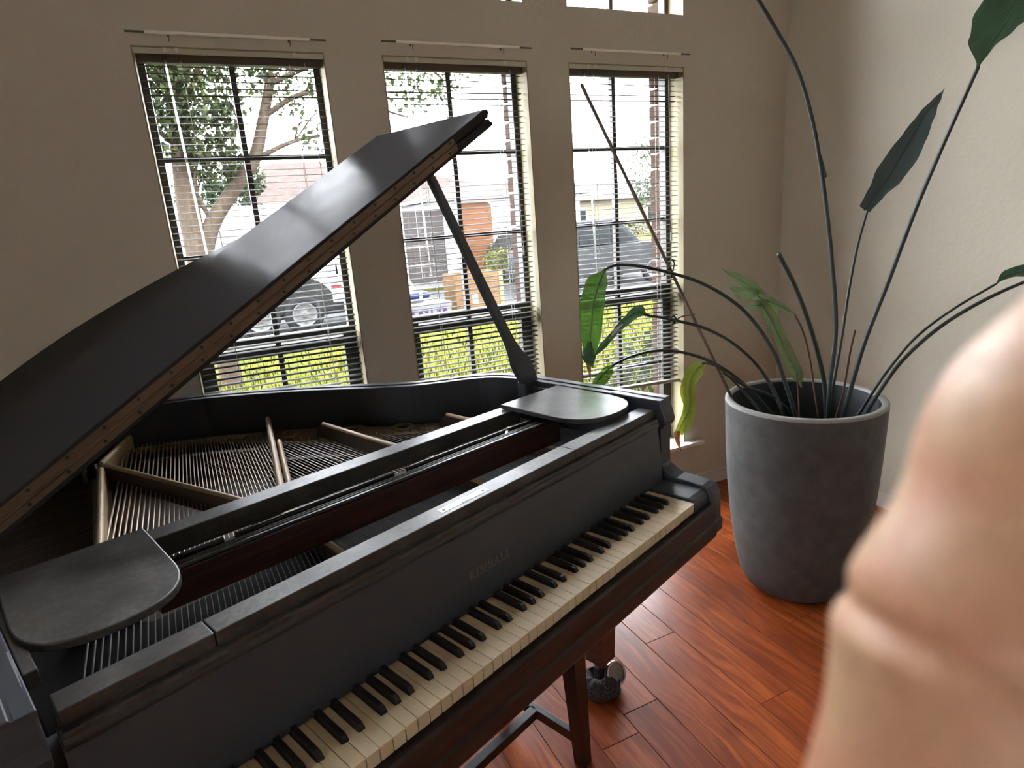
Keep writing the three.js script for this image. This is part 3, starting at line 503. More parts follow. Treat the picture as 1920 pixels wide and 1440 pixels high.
// patch of grey carpet wrapped round the visible caster cup
{
  const g = new THREE.TorusGeometry(0.050, 0.026, 14, 40, 3.05).rotateX(Math.PI / 2), p = g.attributes.position;
  for (let i = 0; i < p.count; i++) { const x = p.getX(i), z = p.getZ(i), a = Math.atan2(z, x), k = 0.85 + 0.25 * vnoise(x * 160, z * 160, 5, 997, 997); p.setY(i, Math.max(-0.024, p.getY(i) * (1.0 + 0.55 * Math.sin(a * 0.8 + 0.6)) * k)); }
  g.computeVertexNormals(); g.rotateY(-1.50); const c = thing('carpet_pad', 'grey speckled carpet pad wrapped round the piano leg caster', 'carpet pad', [0, 0, 0]);
  const w = new THREE.Vector3(0.014, 0.0, -0.330).applyAxisAngle(V3(0, 1, 0), PHI).add(V3(PX, 0.026, PZ)); c.position.copy(w); c.rotation.y = PHI; mesh('pad', g, M.fuzzy, c);
}
// music desk, laid down: a shelf at each end, joined by a back rail and a ribbed front rail
{
  const turn = -2.9 * D2R, pu = -0.58, g = thing('music_desk', 'dark sliding music desk frame with two rounded dusty end shelves, lying across the piano', 'music desk', [PX, 0, PZ], PHI);
  const rot = new THREE.Matrix4().makeTranslation(pu, 0, -0.45).multiply(new THREE.Matrix4().makeRotationY(turn * 1)).multiply(new THREE.Matrix4().makeTranslation(-pu, 0, 0.45));
  const R = (x) => { const q = merge(x); q.applyMatrix4(rot); return q; };
  const shelf = (ui, uo, vb, vs, vf) => { const s = new THREE.Shape(), m = (ui + uo) / 2; s.moveTo(ui, vb); s.lineTo(uo, vb); s.lineTo(uo, vs); s.bezierCurveTo(uo, vs - (vs - vf) * 0.72, m + (uo - m) * 0.62, vf, m, vf); s.bezierCurveTo(m - (uo - m) * 0.62, vf, ui, vs - (vs - vf) * 0.72, ui, vs); s.closePath(); return plan(s, 0.213, 0.2265, 0.0025, 16); };
  mesh('shelf', R(shelf(-0.158, 0.082, 0.532, 0.345, 0.216)), M.dusty, g, 'dusty rounded shelf at the treble end'); mesh('shelf', R(shelf(-1.068, -1.287, 0.530, 0.345, 0.225)), M.dusty, g, 'dusty rounded shelf at the bass end');
  mesh('back_rail', R(pbox(-1.10, -0.12, 0.494, 0.546, 0.170, 0.212, 0.0025)), M.dusty, g);
  const ribs = [pbox(-1.10, -0.10, 0.362, 0.398, 0.135, 0.198, 0.002)]; for (let k = 0; k < 5; k++) ribs.push(rod(Q(-1.10, 0.3645 + k * 0.0078, 0.199 + (k === 0 ? 0.004 : 0)), Q(-0.10, 0.3645 + k * 0.0078, 0.199 + (k === 0 ? 0.003 : 0)), k === 0 ? 0.0042 : 0.0019, k === 0 ? 0.0042 : 0.0019, 10));
  const face = ribs.shift(); mesh('front_rail', R([face]), M.mahogany, g); mesh('groove', R(pbox(-1.10, -0.10, 0.366, 0.3975, 0.196, 0.1988)), M.web, g); ribs.forEach((q) => mesh('rib', R([q]), M.gloss, g));
  mesh('back_lip', R([[-1.10, -0.97], [-0.95, -0.60], [-0.565, -0.26], [-0.245, -0.13]].map(([a, b]) => rod(Q(a, 0.412, 0.201), Q(b, 0.412, 0.201), 0.0045, 0.0045, 8)).concat([pbox(-1.1, -0.12, 0.398, 0.414, 0.175, 0.198)])), M.gloss, g);
  mesh('slide', pbox(-1.298, -1.282, 0.245, 0.60, 0.195, 0.219, 0.002), M.dusty, g); mesh('slide', pbox(0.066, 0.078, 0.25, 0.60, 0.195, 0.214, 0.002), M.ebony, g);
}
// bench pushed in under the keys
{
  const b = thing('piano_bench', 'dark wooden piano bench pushed in under the keyboard, one leg and stretchers visible', 'bench', [PX, 0, PZ], PHI);
  const u1 = -0.262, u0 = -1.02, v0 = 0.215, v1 = 0.50, H = 0.46;
  const leg = (u, v, su, sv) => { const g = new THREE.CylinderGeometry(0.036, 0.024, H, 4, 1).rotateY(Math.PI / 4).toNonIndexed(); const p = g.attributes.position; for (let i = 0; i < p.count; i++) { const y = p.getY(i) + H / 2; p.setXYZ(i, p.getX(i) + u + su * (1 - y / H) * 0.012, y, p.getZ(i) - v - sv * (1 - y / H) * 0.012); } mesh('leg', toCreasedNormals(g, 0.5), M.benchwood, b); };
  for (const [u, s] of [[u1, 1], [u0, -1]]) for (const [v, t] of [[v0, -1], [v1, 1]]) leg(u, v, s, t);
  for (const u of [u1, u0]) mesh('stretcher', rbox(u - 0.010, u + 0.010, 0.075, 0.105, -v1, -v0, 0.002), M.benchwood, b);
  mesh('stretcher', rbox(u0, u1, 0.078, 0.105, -0.372, -0.345, 0.002), M.benchwood, b);
  mesh('seat', [rbox(u0 - 0.05, u1 + 0.05, H, H + 0.03, -v1 - 0.04, -v0 + 0.04, 0.006), rbox(u0 - 0.01, u1 + 0.01, H - 0.06, H, -v1 - 0.005, -v0 + 0.005, 0.002)], M.benchwood, b);
}
// ---------------------------------------------------------------- planter in the corner, with its plant
const POT = V3(1.876, 0, -1.545);
{
  const pr = [[0, 0.0], [0.150, 0.0], [0.172, 0.006], [0.193, 0.024], [0.208, 0.055], [0.222, 0.11], [0.236, 0.19], [0.250, 0.30], [0.261, 0.42], [0.268, 0.54], [0.272, 0.66], [0.274, 0.74], [0.274, 0.748]].map(([r, y]) => new THREE.Vector2(r, y));
  const g = new THREE.LatheGeometry(pr, 96), uv = g.attributes.uv, p = g.attributes.position;
  for (let i = 0; i < uv.count; i++) uv.setXY(i, uv.getX(i) * 1.7, p.getY(i));
  const o = thing('planter', 'tall round dark grey planter standing in the room corner', 'planter', POT.toArray());
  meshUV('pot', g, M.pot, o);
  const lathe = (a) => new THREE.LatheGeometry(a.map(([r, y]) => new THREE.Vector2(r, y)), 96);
  mesh('rim', lathe([[0.274, 0.748], [0.2735, 0.755], [0.270, 0.759], [0.266, 0.760], [0.256, 0.760], [0.251, 0.757], [0.249, 0.750]]), M.potrim, o, 'paler worn rim with its highlight painted in');  // wear, and the rim highlight put into a paler colour
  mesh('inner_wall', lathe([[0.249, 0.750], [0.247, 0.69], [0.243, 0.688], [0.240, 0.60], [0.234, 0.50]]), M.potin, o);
  const s = new THREE.CylinderGeometry(0.236, 0.236, 0.02, 48, 6); mesh('soil', s.translate(0, 0.545, 0), M.soil, o);
}
function leafGeo(spine, wl, wr, hint, fold = 0.25, wave = 0, curl = 0) {      // blade along a spine; wl / wr are half-widths in metres at even steps
  const c = new THREE.CatmullRomCurve3(spine), n = 36, m = 6, pos = [], uv = [], idx = [];
  const at = (a, t) => { const f = t * (a.length - 1), i = Math.min(a.length - 2, Math.floor(f)); const k = f - i, s = k * k * (3 - 2 * k); return a[i] + (a[i + 1] - a[i]) * s; };
  for (let i = 0; i <= n; i++) {
    const t = i / n, p = c.getPoint(t), tg = c.getTangent(t), side = tg.clone().cross(hint).normalize(), nor = side.clone().cross(tg).normalize();
    for (let j = -m; j <= m; j++) {
      const a = j / m, w = a < 0 ? at(wl, t) : at(wr, t), rip = wave * Math.sin(t * 23 + (a < 0 ? 1 : 4)) * a * a;
      const ang = fold + curl * Math.abs(a), q = p.clone().addScaledVector(side, a * w * Math.cos(ang)).addScaledVector(nor, Math.abs(a) * w * Math.sin(ang) + rip + 0.0006 * Math.sin((t * 40 - Math.abs(a) * 2.5) * 6.283) * Math.abs(a) * (w > 0.01 ? 1 : 0));
      pos.push(q.x, q.y, q.z); uv.push((a + 1) / 2, t * 1.0);
    }
  }
  const W = 2 * m + 1; for (let i = 0; i < n; i++) for (let j = 0; j < 2 * m; j++) { const k = i * W + j; idx.push(k, k + 1, k + W, k + W, k + 1, k + W + 1); }
  const g = new THREE.BufferGeometry(); g.setAttribute('position', new THREE.Float32BufferAttribute(pos, 3)); g.setAttribute('uv', new THREE.Float32BufferAttribute(uv, 2)); g.setIndex(idx); g.computeVertexNormals(); return g;
}
{
  const plant = thing('tall_leafy_plant', 'tall plant with arching bare stems and long paddle leaves growing from the grey planter', 'plant', [POT.x, 0.555, POT.z]);
  const base = plant.position;
  const L = (pts) => pts.map((p) => P(...p).sub(base));                        // stems are given as points in space: picture position and distance from the camera's plane
  const view = (p) => V3(0, EYE, 0).sub(p.clone().add(base)).normalize();
  function stem(pts, r0, r1, m = M.stem) { const l = L(pts); return mesh('stem', tube(l, r0, r1, 48, 8), m, plant); }
  function leaf(st, pts, wl, wr, m, o = {}) {
    const l = L(pts), h = view(l[Math.floor(l.length / 2)]); if (o.tilt) h.applyAxisAngle(l[l.length - 1].clone().sub(l[0]).normalize(), o.tilt);
    const lf = meshUV('leaf', leafGeo(l, wl, wr, h, o.fold ?? 0.2, o.wave ?? 0.002, o.curl ?? 0), m, st);
    if (o.rib !== 0) mesh('midrib', tube(l.map((p) => p.clone().addScaledVector(h, -0.001)), 0.003, 0.0012, 30, 6), o.ribm ?? m, st); return lf;
  }
  // tall stem leaning out of the picture at the top
  const s1 = stem([[1552, 800, -1.50], [1556, 720, -1.50], [1567, 620, -1.51], [1558, 470, -1.54], [1540, 320, -1.58], [1522, 220, -1.61], [1495, 130, -1.64], [1455, 55, -1.68], [1400, -35, -1.72], [1330, -140, -1.76]], 0.0085, 0.006);
  stem([[1547, 330, -1.572], [1538, 292, -1.585]], 0.007, 0.005);
  leaf(s1, [[1330, -140, -1.76], [1260, -240, -1.78], [1180, -330, -1.80], [1100, -380, -1.80]], [0.002, 0.06, 0.075, 0.05, 0.002], [0.002, 0.06, 0.075, 0.05, 0.002], M.leafDark, { fold: 0.3 });
  // upright stem with the dark bluish leaf
  const s2 = stem([[1556, 800, -1.52], [1560, 740, -1.52], [1577, 640, -1.53], [1594, 530, -1.55], [1608, 460, -1.56], [1627, 392, -1.57]], 0.0062, 0.0045);
  leaf(s2, [[1621, 394, -1.57], [1660, 340, -1.57], [1700, 275, -1.57], [1738, 210, -1.57], [1771, 166, -1.57]], [0.024, 0.034, 0.050, 0.046, 0.034, 0.022, 0.010, 0.001], [0.020, 0.028, 0.048, 0.056, 0.048, 0.034, 0.018, 0.001], M.leafBlue, { fold: 0.25, wave: 0.003 });
  // long stem with the leaf at the upper right
  const s3 = stem([[1575, 800, -1.46], [1592, 740, -1.46], [1622, 640, -1.45], [1665, 530, -1.43], [1712, 405, -1.41], [1765, 280, -1.39], [1834, 126, -1.36]], 0.0085, 0.006);
  leaf(s3, [[1832, 128, -1.36], [1868, 70, -1.33], [1905, 15, -1.30], [1960, -60, -1.24], [2030, -140, -1.14]], [0.004, 0.072, 0.100, 0.100, 0.085, 0.05, 0.002], [0.001, 0.010, 0.035, 0.06, 0.065, 0.04, 0.002], M.leafDark, { fold: 0.3 });
  // cut stems
  stem([[1562, 800, -1.47], [1580, 740, -1.47], [1594, 660, -1.47], [1603, 620, -1.47]], 0.0042, 0.0040, M.stemDry);
  stem([[1550, 800, -1.53], [1545, 715, -1.53], [1518, 610, -1.54], [1490, 535, -1.55], [1461, 478, -1.56]], 0.0085, 0.0078);
  stem([[1500, 790, -1.55], [1450, 745, -1.57], [1400, 725, -1.58], [1357, 700, -1.60]], 0.0058, 0.0050);
  // slender brown stem with the crumpled pale leaf
  const s6 = stem([[1538, 800, -1.50], [1528, 740, -1.50], [1518, 670, -1.50], [1505, 620, -1.50], [1490, 590, -1.50]], 0.0036, 0.003, M.stemDry);
  leaf(s6, [[1492, 590, -1.50], [1460, 572, -1.50], [1428, 560, -1.50], [1404, 536, -1.49], [1380, 520, -1.48], [1354, 504, -1.47]], [0.004, 0.016, 0.024, 0.020, 0.013, 0.002], [0.003, 0.012, 0.026, 0.026, 0.016, 0.002], M.leafPale, { fold: 0.3, wave: 0.004, curl: 0.3 });
  leaf(s6, [[1424, 566, -1.495], [1446, 600, -1.49], [1462, 635, -1.48], [1476, 665, -1.48], [1493, 700, -1.475], [1503, 726, -1.47]], [0.020, 0.026, 0.024, 0.024, 0.022, 0.002], [0.014, 0.020, 0.018, 0.020, 0.020, 0.002], M.leafPale, { fold: 0.35, wave: 0.004 });
  leaf(s6, [[1440, 562, -1.50], [1418, 572, -1.49], [1391, 574, -1.48]], [0.004, 0.018, 0.002], [0.006, 0.016, 0.002], M.leafPale, { fold: 0.2 });
  leaf(s6, [[1425, 545, -1.49], [1395, 548, -1.48], [1370, 538, -1.48]], [0.010, 0.024, 0.006], [0.01, 0.018, 0.004], M.leafPale, { fold: 0.1, wave: 0.003, rib: 0 });
  // three stems arching towards the window
  const s7 = stem([[1498, 800, -1.50], [1478, 735, -1.53], [1448, 655, -1.58], [1392, 580, -1.66], [1320, 533, -1.74], [1250, 510, -1.80], [1190, 498, -1.84], [1150, 498, -1.86], [1134, 506, -1.87]], 0.0078, 0.0052);
  leaf(s7, [[1136, 503, -1.87], [1122, 535, -1.86], [1112, 575, -1.85], [1108, 620, -1.85], [1106, 655, -1.85], [1103, 690, -1.86]], [0.004, 0.036, 0.046, 0.044, 0.030, 0.002], [0.006, 0.046, 0.050, 0.036, 0.026, 0.002], M.leafGreen, { fold: 0.35, tilt: 0.2, ribm: M.leafDark });
  leaf(s7, [[1106, 640, -1.83], [1104, 668, -1.83], [1112, 690, -1.83]], [0.008, 0.028, 0.002], [0.010, 0.026, 0.003], M.leafDark, { fold: 0.5, rib: 0 });
  leaf(s7, [[1100, 668, -1.85], [1104, 690, -1.85], [1108, 712, -1.85]], [0.006, 0.008, 0.001], [0.006, 0.007, 0.001], M.leafTip, { fold: 0.4, rib: 0 });
  const s8 = stem([[1480, 800, -1.52], [1435, 705, -1.60], [1385, 652, -1.66], [1325, 617, -1.72], [1262, 600, -1.78], [1208, 590, -1.82]], 0.0072, 0.0050);
  leaf(s8, [[1212, 590, -1.82], [1196, 584, -1.82], [1172, 600, -1.81], [1150, 625, -1.80], [1130, 650, -1.80], [1112, 670, -1.80]], [0.004, 0.026, 0.024, 0.014, 0.012, 0.002], [0.006, 0.024, 0.012, 0.010, 0.014, 0.002], M.leafDark, { fold: 0.5, wave: 0.003, ribm: M.leafGreen });
  leaf(s8, [[1168, 608, -1.80], [1150, 622, -1.80], [1136, 644, -1.80]], [0.002, 0.009, 0.002], [0.002, 0.004, 0.001], mat([0.62, 0.64, 0.60], 0.4), { fold: 0.2, rib: 0 });
  const s9 = stem([[1470, 800, -1.54], [1390, 716, -1.62], [1340, 682, -1.67], [1290, 663, -1.71], [1238, 657, -1.75], [1185, 668, -1.78], [1150, 684, -1.79]], 0.0072, 0.0046);
  leaf(s9, [[1152, 683, -1.79], [1138, 695, -1.79], [1124, 710, -1.78], [1108, 735, -1.78]], [0.003, 0.024, 0.030, 0.024], [0.003, 0.016, 0.016, 0.010], M.leafGreen, { fold: 0.3, ribm: M.leafDark });
  // lime leaf hanging over the pot's rim, its tip dried
  const s10 = stem([[1440, 790, -1.52], [1395, 735, -1.56], [1360, 700, -1.58], [1338, 684, -1.585], [1318, 681, -1.59]], 0.0055, 0.0035);
  leaf(s10, [[1322, 681, -1.59], [1304, 694, -1.585], [1292, 730, -1.575], [1294, 762, -1.57], [1282, 788, -1.57], [1270, 812, -1.575]], [0.006, 0.030, 0.020, 0.020, 0.034, 0.020], [0.006, 0.026, 0.030, 0.024, 0.014, 0.010], M.leafLime, { fold: 0.3, wave: 0.003 });
  leaf(s10, [[1270, 808, -1.575], [1270, 826, -1.577], [1277, 846, -1.58]], [0.012, 0.009, 0.002], [0.012, 0.007, 0.001], M.leafTip, { fold: 0.4, rib: 0 });
  // two stems arching out to the right
  const s11 = stem([[1602, 790, -1.42], [1630, 745, -1.41], [1668, 690, -1.40], [1718, 632, -1.37], [1790, 578, -1.32], [1868, 532, -1.25]], 0.0058, 0.004);
  leaf(s11, [[1866, 533, -1.25], [1890, 516, -1.235], [1925, 508, -1.20], [1980, 512, -1.12]], [0.002, 0.020, 0.024, 0.002], [0.001, 0.012, 0.020, 0.002], M.leafDark, { fold: 0.25 });
  const s12 = stem([[1612, 795, -1.40], [1642, 745, -1.39], [1690, 678, -1.36], [1760, 615, -1.32], [1845, 563, -1.27], [1930, 525, -1.20], [2030, 490, -1.08]], 0.0075, 0.0055);
  leaf(s12, [[2030, 490, -1.08], [2090, 470, -1.0], [2160, 470, -0.92]], [0.002, 0.04, 0.002], [0.002, 0.04, 0.002], M.leafDark);
  stem([[1500, 820, -1.45], [1498, 760, -1.45], [1494, 700, -1.45]], 0.0028, 0.0024, M.stemDry);
  const sk = thing('support_stake', 'thin brown stake leaning from the planter across the right window', 'stake', [0, 0, 0]);
  const a = P(1398, 800, -1.68), b = P(1090, 158, -1.97); sk.position.copy(a); mesh('stake', rod(V3(0, 0, 0), b.clone().sub(a), 0.0058, 0.0066, 10), M.stake, sk);
  const stakeAt = (px, py) => { const r = ray(px, py), d = b.clone().sub(a), w = a.clone().sub(V3(0, EYE, 0)); const A = r.dot(r), B = r.dot(d), C = d.dot(d), t = (B * r.dot(w) - A * d.dot(w)) / (A * C - B * B); return a.clone().addScaledVector(d, t); };
  [[1256, 511, 'dark twist tie holding the upper arching stem to the stake', [[-10, 4], [-4, -6], [6, 2], [2, 10], [8, -18], [3, -24], [12, -22]]], [1284, 594, 'dark twist tie holding the lower arching stem to the stake', [[-30, 6], [-22, -2], [-16, 8], [-24, 14], [-14, 4], [0, -2], [18, -4]]]].forEach(([x, y, lab, offs]) => {
    const c = stakeAt(x, y), o = thing('twist_tie', lab, 'twist tie', c.toArray());
    mesh('wire', tube(offs.map(([dx, dy], i) => { const q = P(x + dx, y + dy, c.z + 0.004 + 0.006 * Math.sin(i * 2)); return q.sub(c); }), 0.0034, 0.0022, 40, 7), M.tie, o);
  });
}
// ---------------------------------------------------------------- outside: lawn, street, tree, vehicles, the house opposite
const GY = -0.35;
{
  st(mesh('lawn', [box(-30, 40, GY - 0.2, GY, -11.2, WALLZ - 0.25)], M.grass, scene)); st(mesh('kerb', rbox(-40, 60, GY - 0.25, GY + 0.01, -11.75, -11.2, 0.02), M.concrete, scene));
  st(mesh('street', box(-60, 80, GY - 0.3, GY - 0.10, -18.2, -11.75), M.asphalt, scene)); st(mesh('far_lawn', box(-60, 90, GY - 0.3, GY - 0.02, -90, -18.2), M.grass, scene));
  st(mesh('driveway', box(-6, 12, GY - 0.1, GY + 0.0, -23, -18.2), M.concrete, scene));
  // grass blades close to the house
  const bl = new THREE.BufferGeometry(); bl.setAttribute('position', new THREE.Float32BufferAttribute([-0.008, 0, 0, 0.008, 0, 0, 0.004, 1, 0.25], 3)); bl.setAttribute('normal', new THREE.Float32BufferAttribute([0, 0.6, 0.8, 0, 0.6, 0.8, 0, 0.6, 0.8], 3));
  const n = 26000, im = new THREE.InstancedMesh(bl, mat([0.062, 0.070, 0.006], 0.9, { phys: true, specularIntensity: 0.05, side: THREE.DoubleSide }), n), o = new THREE.Object3D(), col = new THREE.Color();
  for (let i = 0; i < n; i++) { const t = Math.sqrt(rnd()); const z = WALLZ - 0.4 - 8.2 * t * rnd() - 0.2, x = rr(-1.2, 8.4) * (-z / 10) + 0.4; o.position.set(x, GY, z); o.rotation.set(rr(-0.4, 0.4), rnd() * 6.28, 0); const s = rr(0.05, 0.11); o.scale.set(1.4, s, s); o.updateMatrix(); im.setMatrixAt(i, o.matrix); im.setColorAt(i, col.setRGB(rr(0.7, 1.3), rr(0.8, 1.15), rr(0.4, 1.0))); }
  im.name = 'grass_blades'; tag(im, 'bright yellow green lawn grass in front of the windows', 'grass', null, 'stuff'); scene.add(im);
}
function leaves(name, mt, parent, list, size, cnt) {             // small leaves scattered through ellipsoids: [centre, radii, share]
  const g = new THREE.BufferGeometry(); g.setAttribute('position', new THREE.Float32BufferAttribute([0, 0, 0, -0.32, 0.5, 0.08, 0, 1, 0, 0.32, 0.5, 0.08], 3)); g.setIndex([0, 2, 1, 0, 3, 2]); g.computeVertexNormals(); g.setAttribute('uv', new THREE.Float32BufferAttribute([0, 0, 0, 1, 1, 1, 1, 0], 2));
  const im = new THREE.InstancedMesh(g, mt, cnt), o = new THREE.Object3D(), col = new THREE.Color(); let k = 0; const tot = list.reduce((s, l) => s + l[2], 0);
  list.forEach(([c, r, w], li) => { const m = li === list.length - 1 ? cnt - k : Math.floor(cnt * w / tot); for (let i = 0; i < m; i++, k++) { const d = V3(rr(-1, 1), rr(-1, 1), rr(-1, 1)); if (d.length() > 1) d.normalize().multiplyScalar(rr(0.6, 1)); o.position.set(c[0] + d.x * r[0], c[1] + d.y * r[1], c[2] + d.z * r[2]); o.rotation.set(rnd() * 6, rnd() * 6, rnd() * 6); o.scale.setScalar(size * rr(0.6, 1.3)); o.updateMatrix(); im.setMatrixAt(k, o.matrix); const s = rr(0.6, 1.35); im.setColorAt(k, col.setRGB(s * rr(0.85, 1.25), s, s * rr(0.7, 1.1))); } });
  im.name = name; im.castShadow = im.receiveShadow = true; im.userData.kind = 'stuff'; parent.add(im); return im;
}
{
  const t = thing('yard_tree', 'forked pale-barked tree on the lawn outside the left window', 'tree', [-0.13, GY, -8.6]);
  const q = (x, y, z = 0) => V3(x, y, z);
  mesh('trunk', [tube([q(0.10, -0.05), q(0.06, 0.7), q(0.0, 1.4), q(0.0, 1.85)], 0.13, 0.15, 24, 12), tube([q(0.0, 1.6), q(-0.02, 2.2), q(0.03, 2.9), q(0.08, 3.5), q(0.02, 4.2)], 0.14, 0.10, 24, 10), tube([q(0.02, 1.6), q(0.22, 2.05), q(0.52, 2.42), q(0.80, 2.75), q(0.98, 3.2), q(1.15, 3.7)], 0.11, 0.055, 30, 10)], M.bark, t);
  const br = [[[0.05, 3.2], [0.35, 3.7], [0.6, 4.3]], [[0.0, 2.9], [-0.4, 3.4], [-0.6, 4.0]], [[0.8, 2.75], [1.3, 2.95], [1.9, 3.05]], [[0.52, 2.42], [0.45, 2.9], [0.5, 3.5]], [[0.22, 2.05], [0.10, 2.4], [0.2, 2.85]], [[1.0, 3.25], [1.5, 3.5], [2.3, 3.45], [2.9, 3.3]], [[0.45, 2.95], [0.7, 3.2], [0.75, 3.7]], [[0.02, 4.0], [0.5, 4.5], [1.2, 4.6]], [[1.1, 3.6], [1.8, 3.9], [2.8, 3.9], [3.6, 3.6]]];
  br.forEach((b, i) => { mesh('branch', tube(b.map(([x, y], j) => q(x, y, rr(-0.25, 0.25) * j)), 0.038, 0.012, 20, 6), M.bark, t); for (let k = 0; k < 2; k++) { const e = b[b.length - 1], m = b[1]; mesh('twig', tube([q(m[0], m[1]), q(m[0] + rr(-0.3, 0.5), m[1] + rr(0.1, 0.5), rr(-0.3, 0.3)), q(e[0] + rr(-0.4, 0.4), e[1] + rr(-0.2, 0.3), rr(-0.4, 0.4))], 0.012, 0.004, 14, 5), M.bark, t); } });
  leaves('leaves', M.foliage, t, [[[-0.15, 3.35, 0.1], [0.45, 0.75, 0.5], 2.2], [[0.35, 3.0, 0.2], [0.35, 0.5, 0.4], 1.0], [[-0.3, 4.1, 0], [0.9, 0.9, 0.8], 3], [[0.3, 3.5, 0.2], [0.6, 0.5, 0.6], 1.2], [[0.7, 4.2, 0], [1.0, 0.7, 0.8], 2.2], [[1.7, 3.7, 0], [0.9, 0.55, 0.7], 1.1], [[2.8, 3.75, 0], [0.9, 0.5, 0.6], 1], [[-0.5, 3.3, 0.2], [0.5, 0.5, 0.5], 0.8], [[1.8, 3.0, 0], [0.5, 0.2, 0.3], 0.25], [[0.4, 2.75, 0], [0.3, 0.3, 0.3], 0.4]], 0.085, 11000);
}
function bush(name, label, cat, pos, list, size, cnt, m, group) { const o = thing(name, label, cat, pos, 0, group); mesh('stems', list.map(([c]) => rod(V3(c[0] * 0.5, 0, c[2] * 0.5), V3(...c), 0.02, 0.008, 5)), M.bark, o).userData.kind = 'stuff'; leaves('leaves', m, o, list, size, cnt); }
bush('hedge_tree', 'mid green tree behind the fork of the yard tree', 'tree', [0.55, GY, -19.4], [[[0.2, 2.9, 0], [0.75, 0.75, 0.6], 2], [[0.7, 3.4, 0], [0.5, 0.5, 0.5], 1], [[-0.6, 3.1, 0], [0.6, 0.8, 0.6], 1.2]], 0.13, 4200, M.foliage2);
bush('garden_shrub', 'yellow green shrub seen low between the two trunks of the yard tree', 'shrub', [0.12, GY, -18.9], [[[0, 2.25, 0], [0.42, 0.45, 0.4], 1]], 0.10, 1100, M.lime);
bush('distant_tree', 'hazy green tree at the right edge of the right window', 'tree', [27, GY, -34], [[[0, 4.2, 0], [2.0, 2.6, 2], 2], [[1.5, 6.0, 0], [1.8, 2.0, 1.6], 1]], 0.22, 2400, M.foliage2);
bush('street_shrub', 'lime shrub beside the dark parked car, right of the orange door', 'shrub', [7.6, GY - 0.1, -17.0], [[[0, 0.75, 0], [0.55, 0.42, 0.4], 1]], 0.09, 900, M.lime);
bush('bed_shrub', 'low leafy shrub below the left window, right of the tree trunk', 'shrub', [0.72, GY, -4.35], [[[0, 0.18, 0], [0.45, 0.18, 0.3], 1], [[0.35, 0.12, 0.1], [0.3, 0.14, 0.2], 0.6]], 0.06, 900, M.lime, 'shrubs below the windows');
bush('bed_shrub', 'low dark shrub below the middle window', 'shrub', [1.75, GY, -3.95], [[[0, 0.22, 0], [0.55, 0.22, 0.25], 1], [[0.5, 0.16, 0.1], [0.4, 0.18, 0.2], 0.8]], 0.05, 1600, M.foliage, 'shrubs below the windows');
bush('bed_shrub', 'taller leafy shrub filling the lower half of the right window', 'shrub', [3.35, GY, -4.3], [[[0, 0.42, 0], [0.5, 0.40, 0.3], 1], [[0.5, 0.35, 0.1], [0.4, 0.35, 0.25], 0.8]], 0.055, 2400, M.foliage, 'shrubs below the windows');
function wheel(parent, x, y, z, r, rimR, rimM, holes) {
  const g = new THREE.Group(); g.name = 'wheel'; g.position.set(x, y, z); parent.add(g);
  mesh('tyre', new THREE.TorusGeometry(r * 0.78, r * 0.24, 12, 32).scale(1, 1, 0.9), M.tyre, g);
  const pr = [[0, 0.02], [rimR * 0.25, 0.02], [rimR * 0.34, -0.01], [rimR * 0.8, 0.0], [rimR * 0.9, 0.035], [rimR, 0.04], [rimR, 0.0]].map(([a, b]) => new THREE.Vector2(a, b));
  mesh('hub', [new THREE.LatheGeometry(pr, 28).rotateX(Math.PI / 2).translate(0, 0, 0.05)], rimM, g);
  const hs = []; for (let i = 0; i < holes; i++) { const a = i / holes * 6.283; hs.push(new THREE.CylinderGeometry(rimR * 0.11, rimR * 0.11, 0.03, 8).rotateX(Math.PI / 2).translate(Math.cos(a) * rimR * 0.58, Math.sin(a) * rimR * 0.58, 0.052)); } hs.push(new THREE.CylinderGeometry(rimR * 0.2, rimR * 0.22, 0.05, 10).rotateX(Math.PI / 2).translate(0, 0, 0.062));
  mesh('wheel_holes', hs, M.screw, g).userData.kind = 'stuff';
}
{
  const z = -12.9, t = thing('box_trailer', 'white box trailer with black fender, chrome wheels and red stripe, parked beyond the lawn', 'trailer', [0, GY - 0.10, z]);
  mesh('body', [rbox(-1.6, 2.95, 0.55, 2.52, -2.1, 0, 0.05)], M.carWhite, t); mesh('skirt', rbox(-1.6, 2.95, 0.34, 0.57, -2.05, -0.02, 0.02), M.carGrey, t);
  mesh('stripe', box(2.05, 2.95, 0.86, 0.91, -0.02, 0.004), M.red, t); mesh('side_seam', [box(-1.6, 2.95, 1.98, 2.0, -0.02, 0.006), box(0.2, 0.22, 0.6, 2.5, -0.02, 0.005)], M.carGrey, t);
  const f = new THREE.Shape(); f.moveTo(-0.22, 0.62); f.quadraticCurveTo(0.2, 1.02, 0.9, 1.18); f.quadraticCurveTo(1.75, 1.25, 2.02, 0.78); f.lineTo(2.02, 0.45); f.lineTo(-0.22, 0.45); f.closePath();
  const fg = new THREE.ExtrudeGeometry(f, { depth: 0.18, bevelEnabled: true, bevelSize: 0.01, bevelThickness: 0.01, bevelSegments: 2 }); fg.deleteAttribute('uv'); mesh('fender', fg.translate(0, 0, -0.02), M.carBlack, t);
  wheel(t, 1.44, 0.42, 0.20, 0.37, 0.235, M.rim, 8); wheel(t, 0.62, 0.42, 0.20, 0.37, 0.235, M.rim, 8);
}
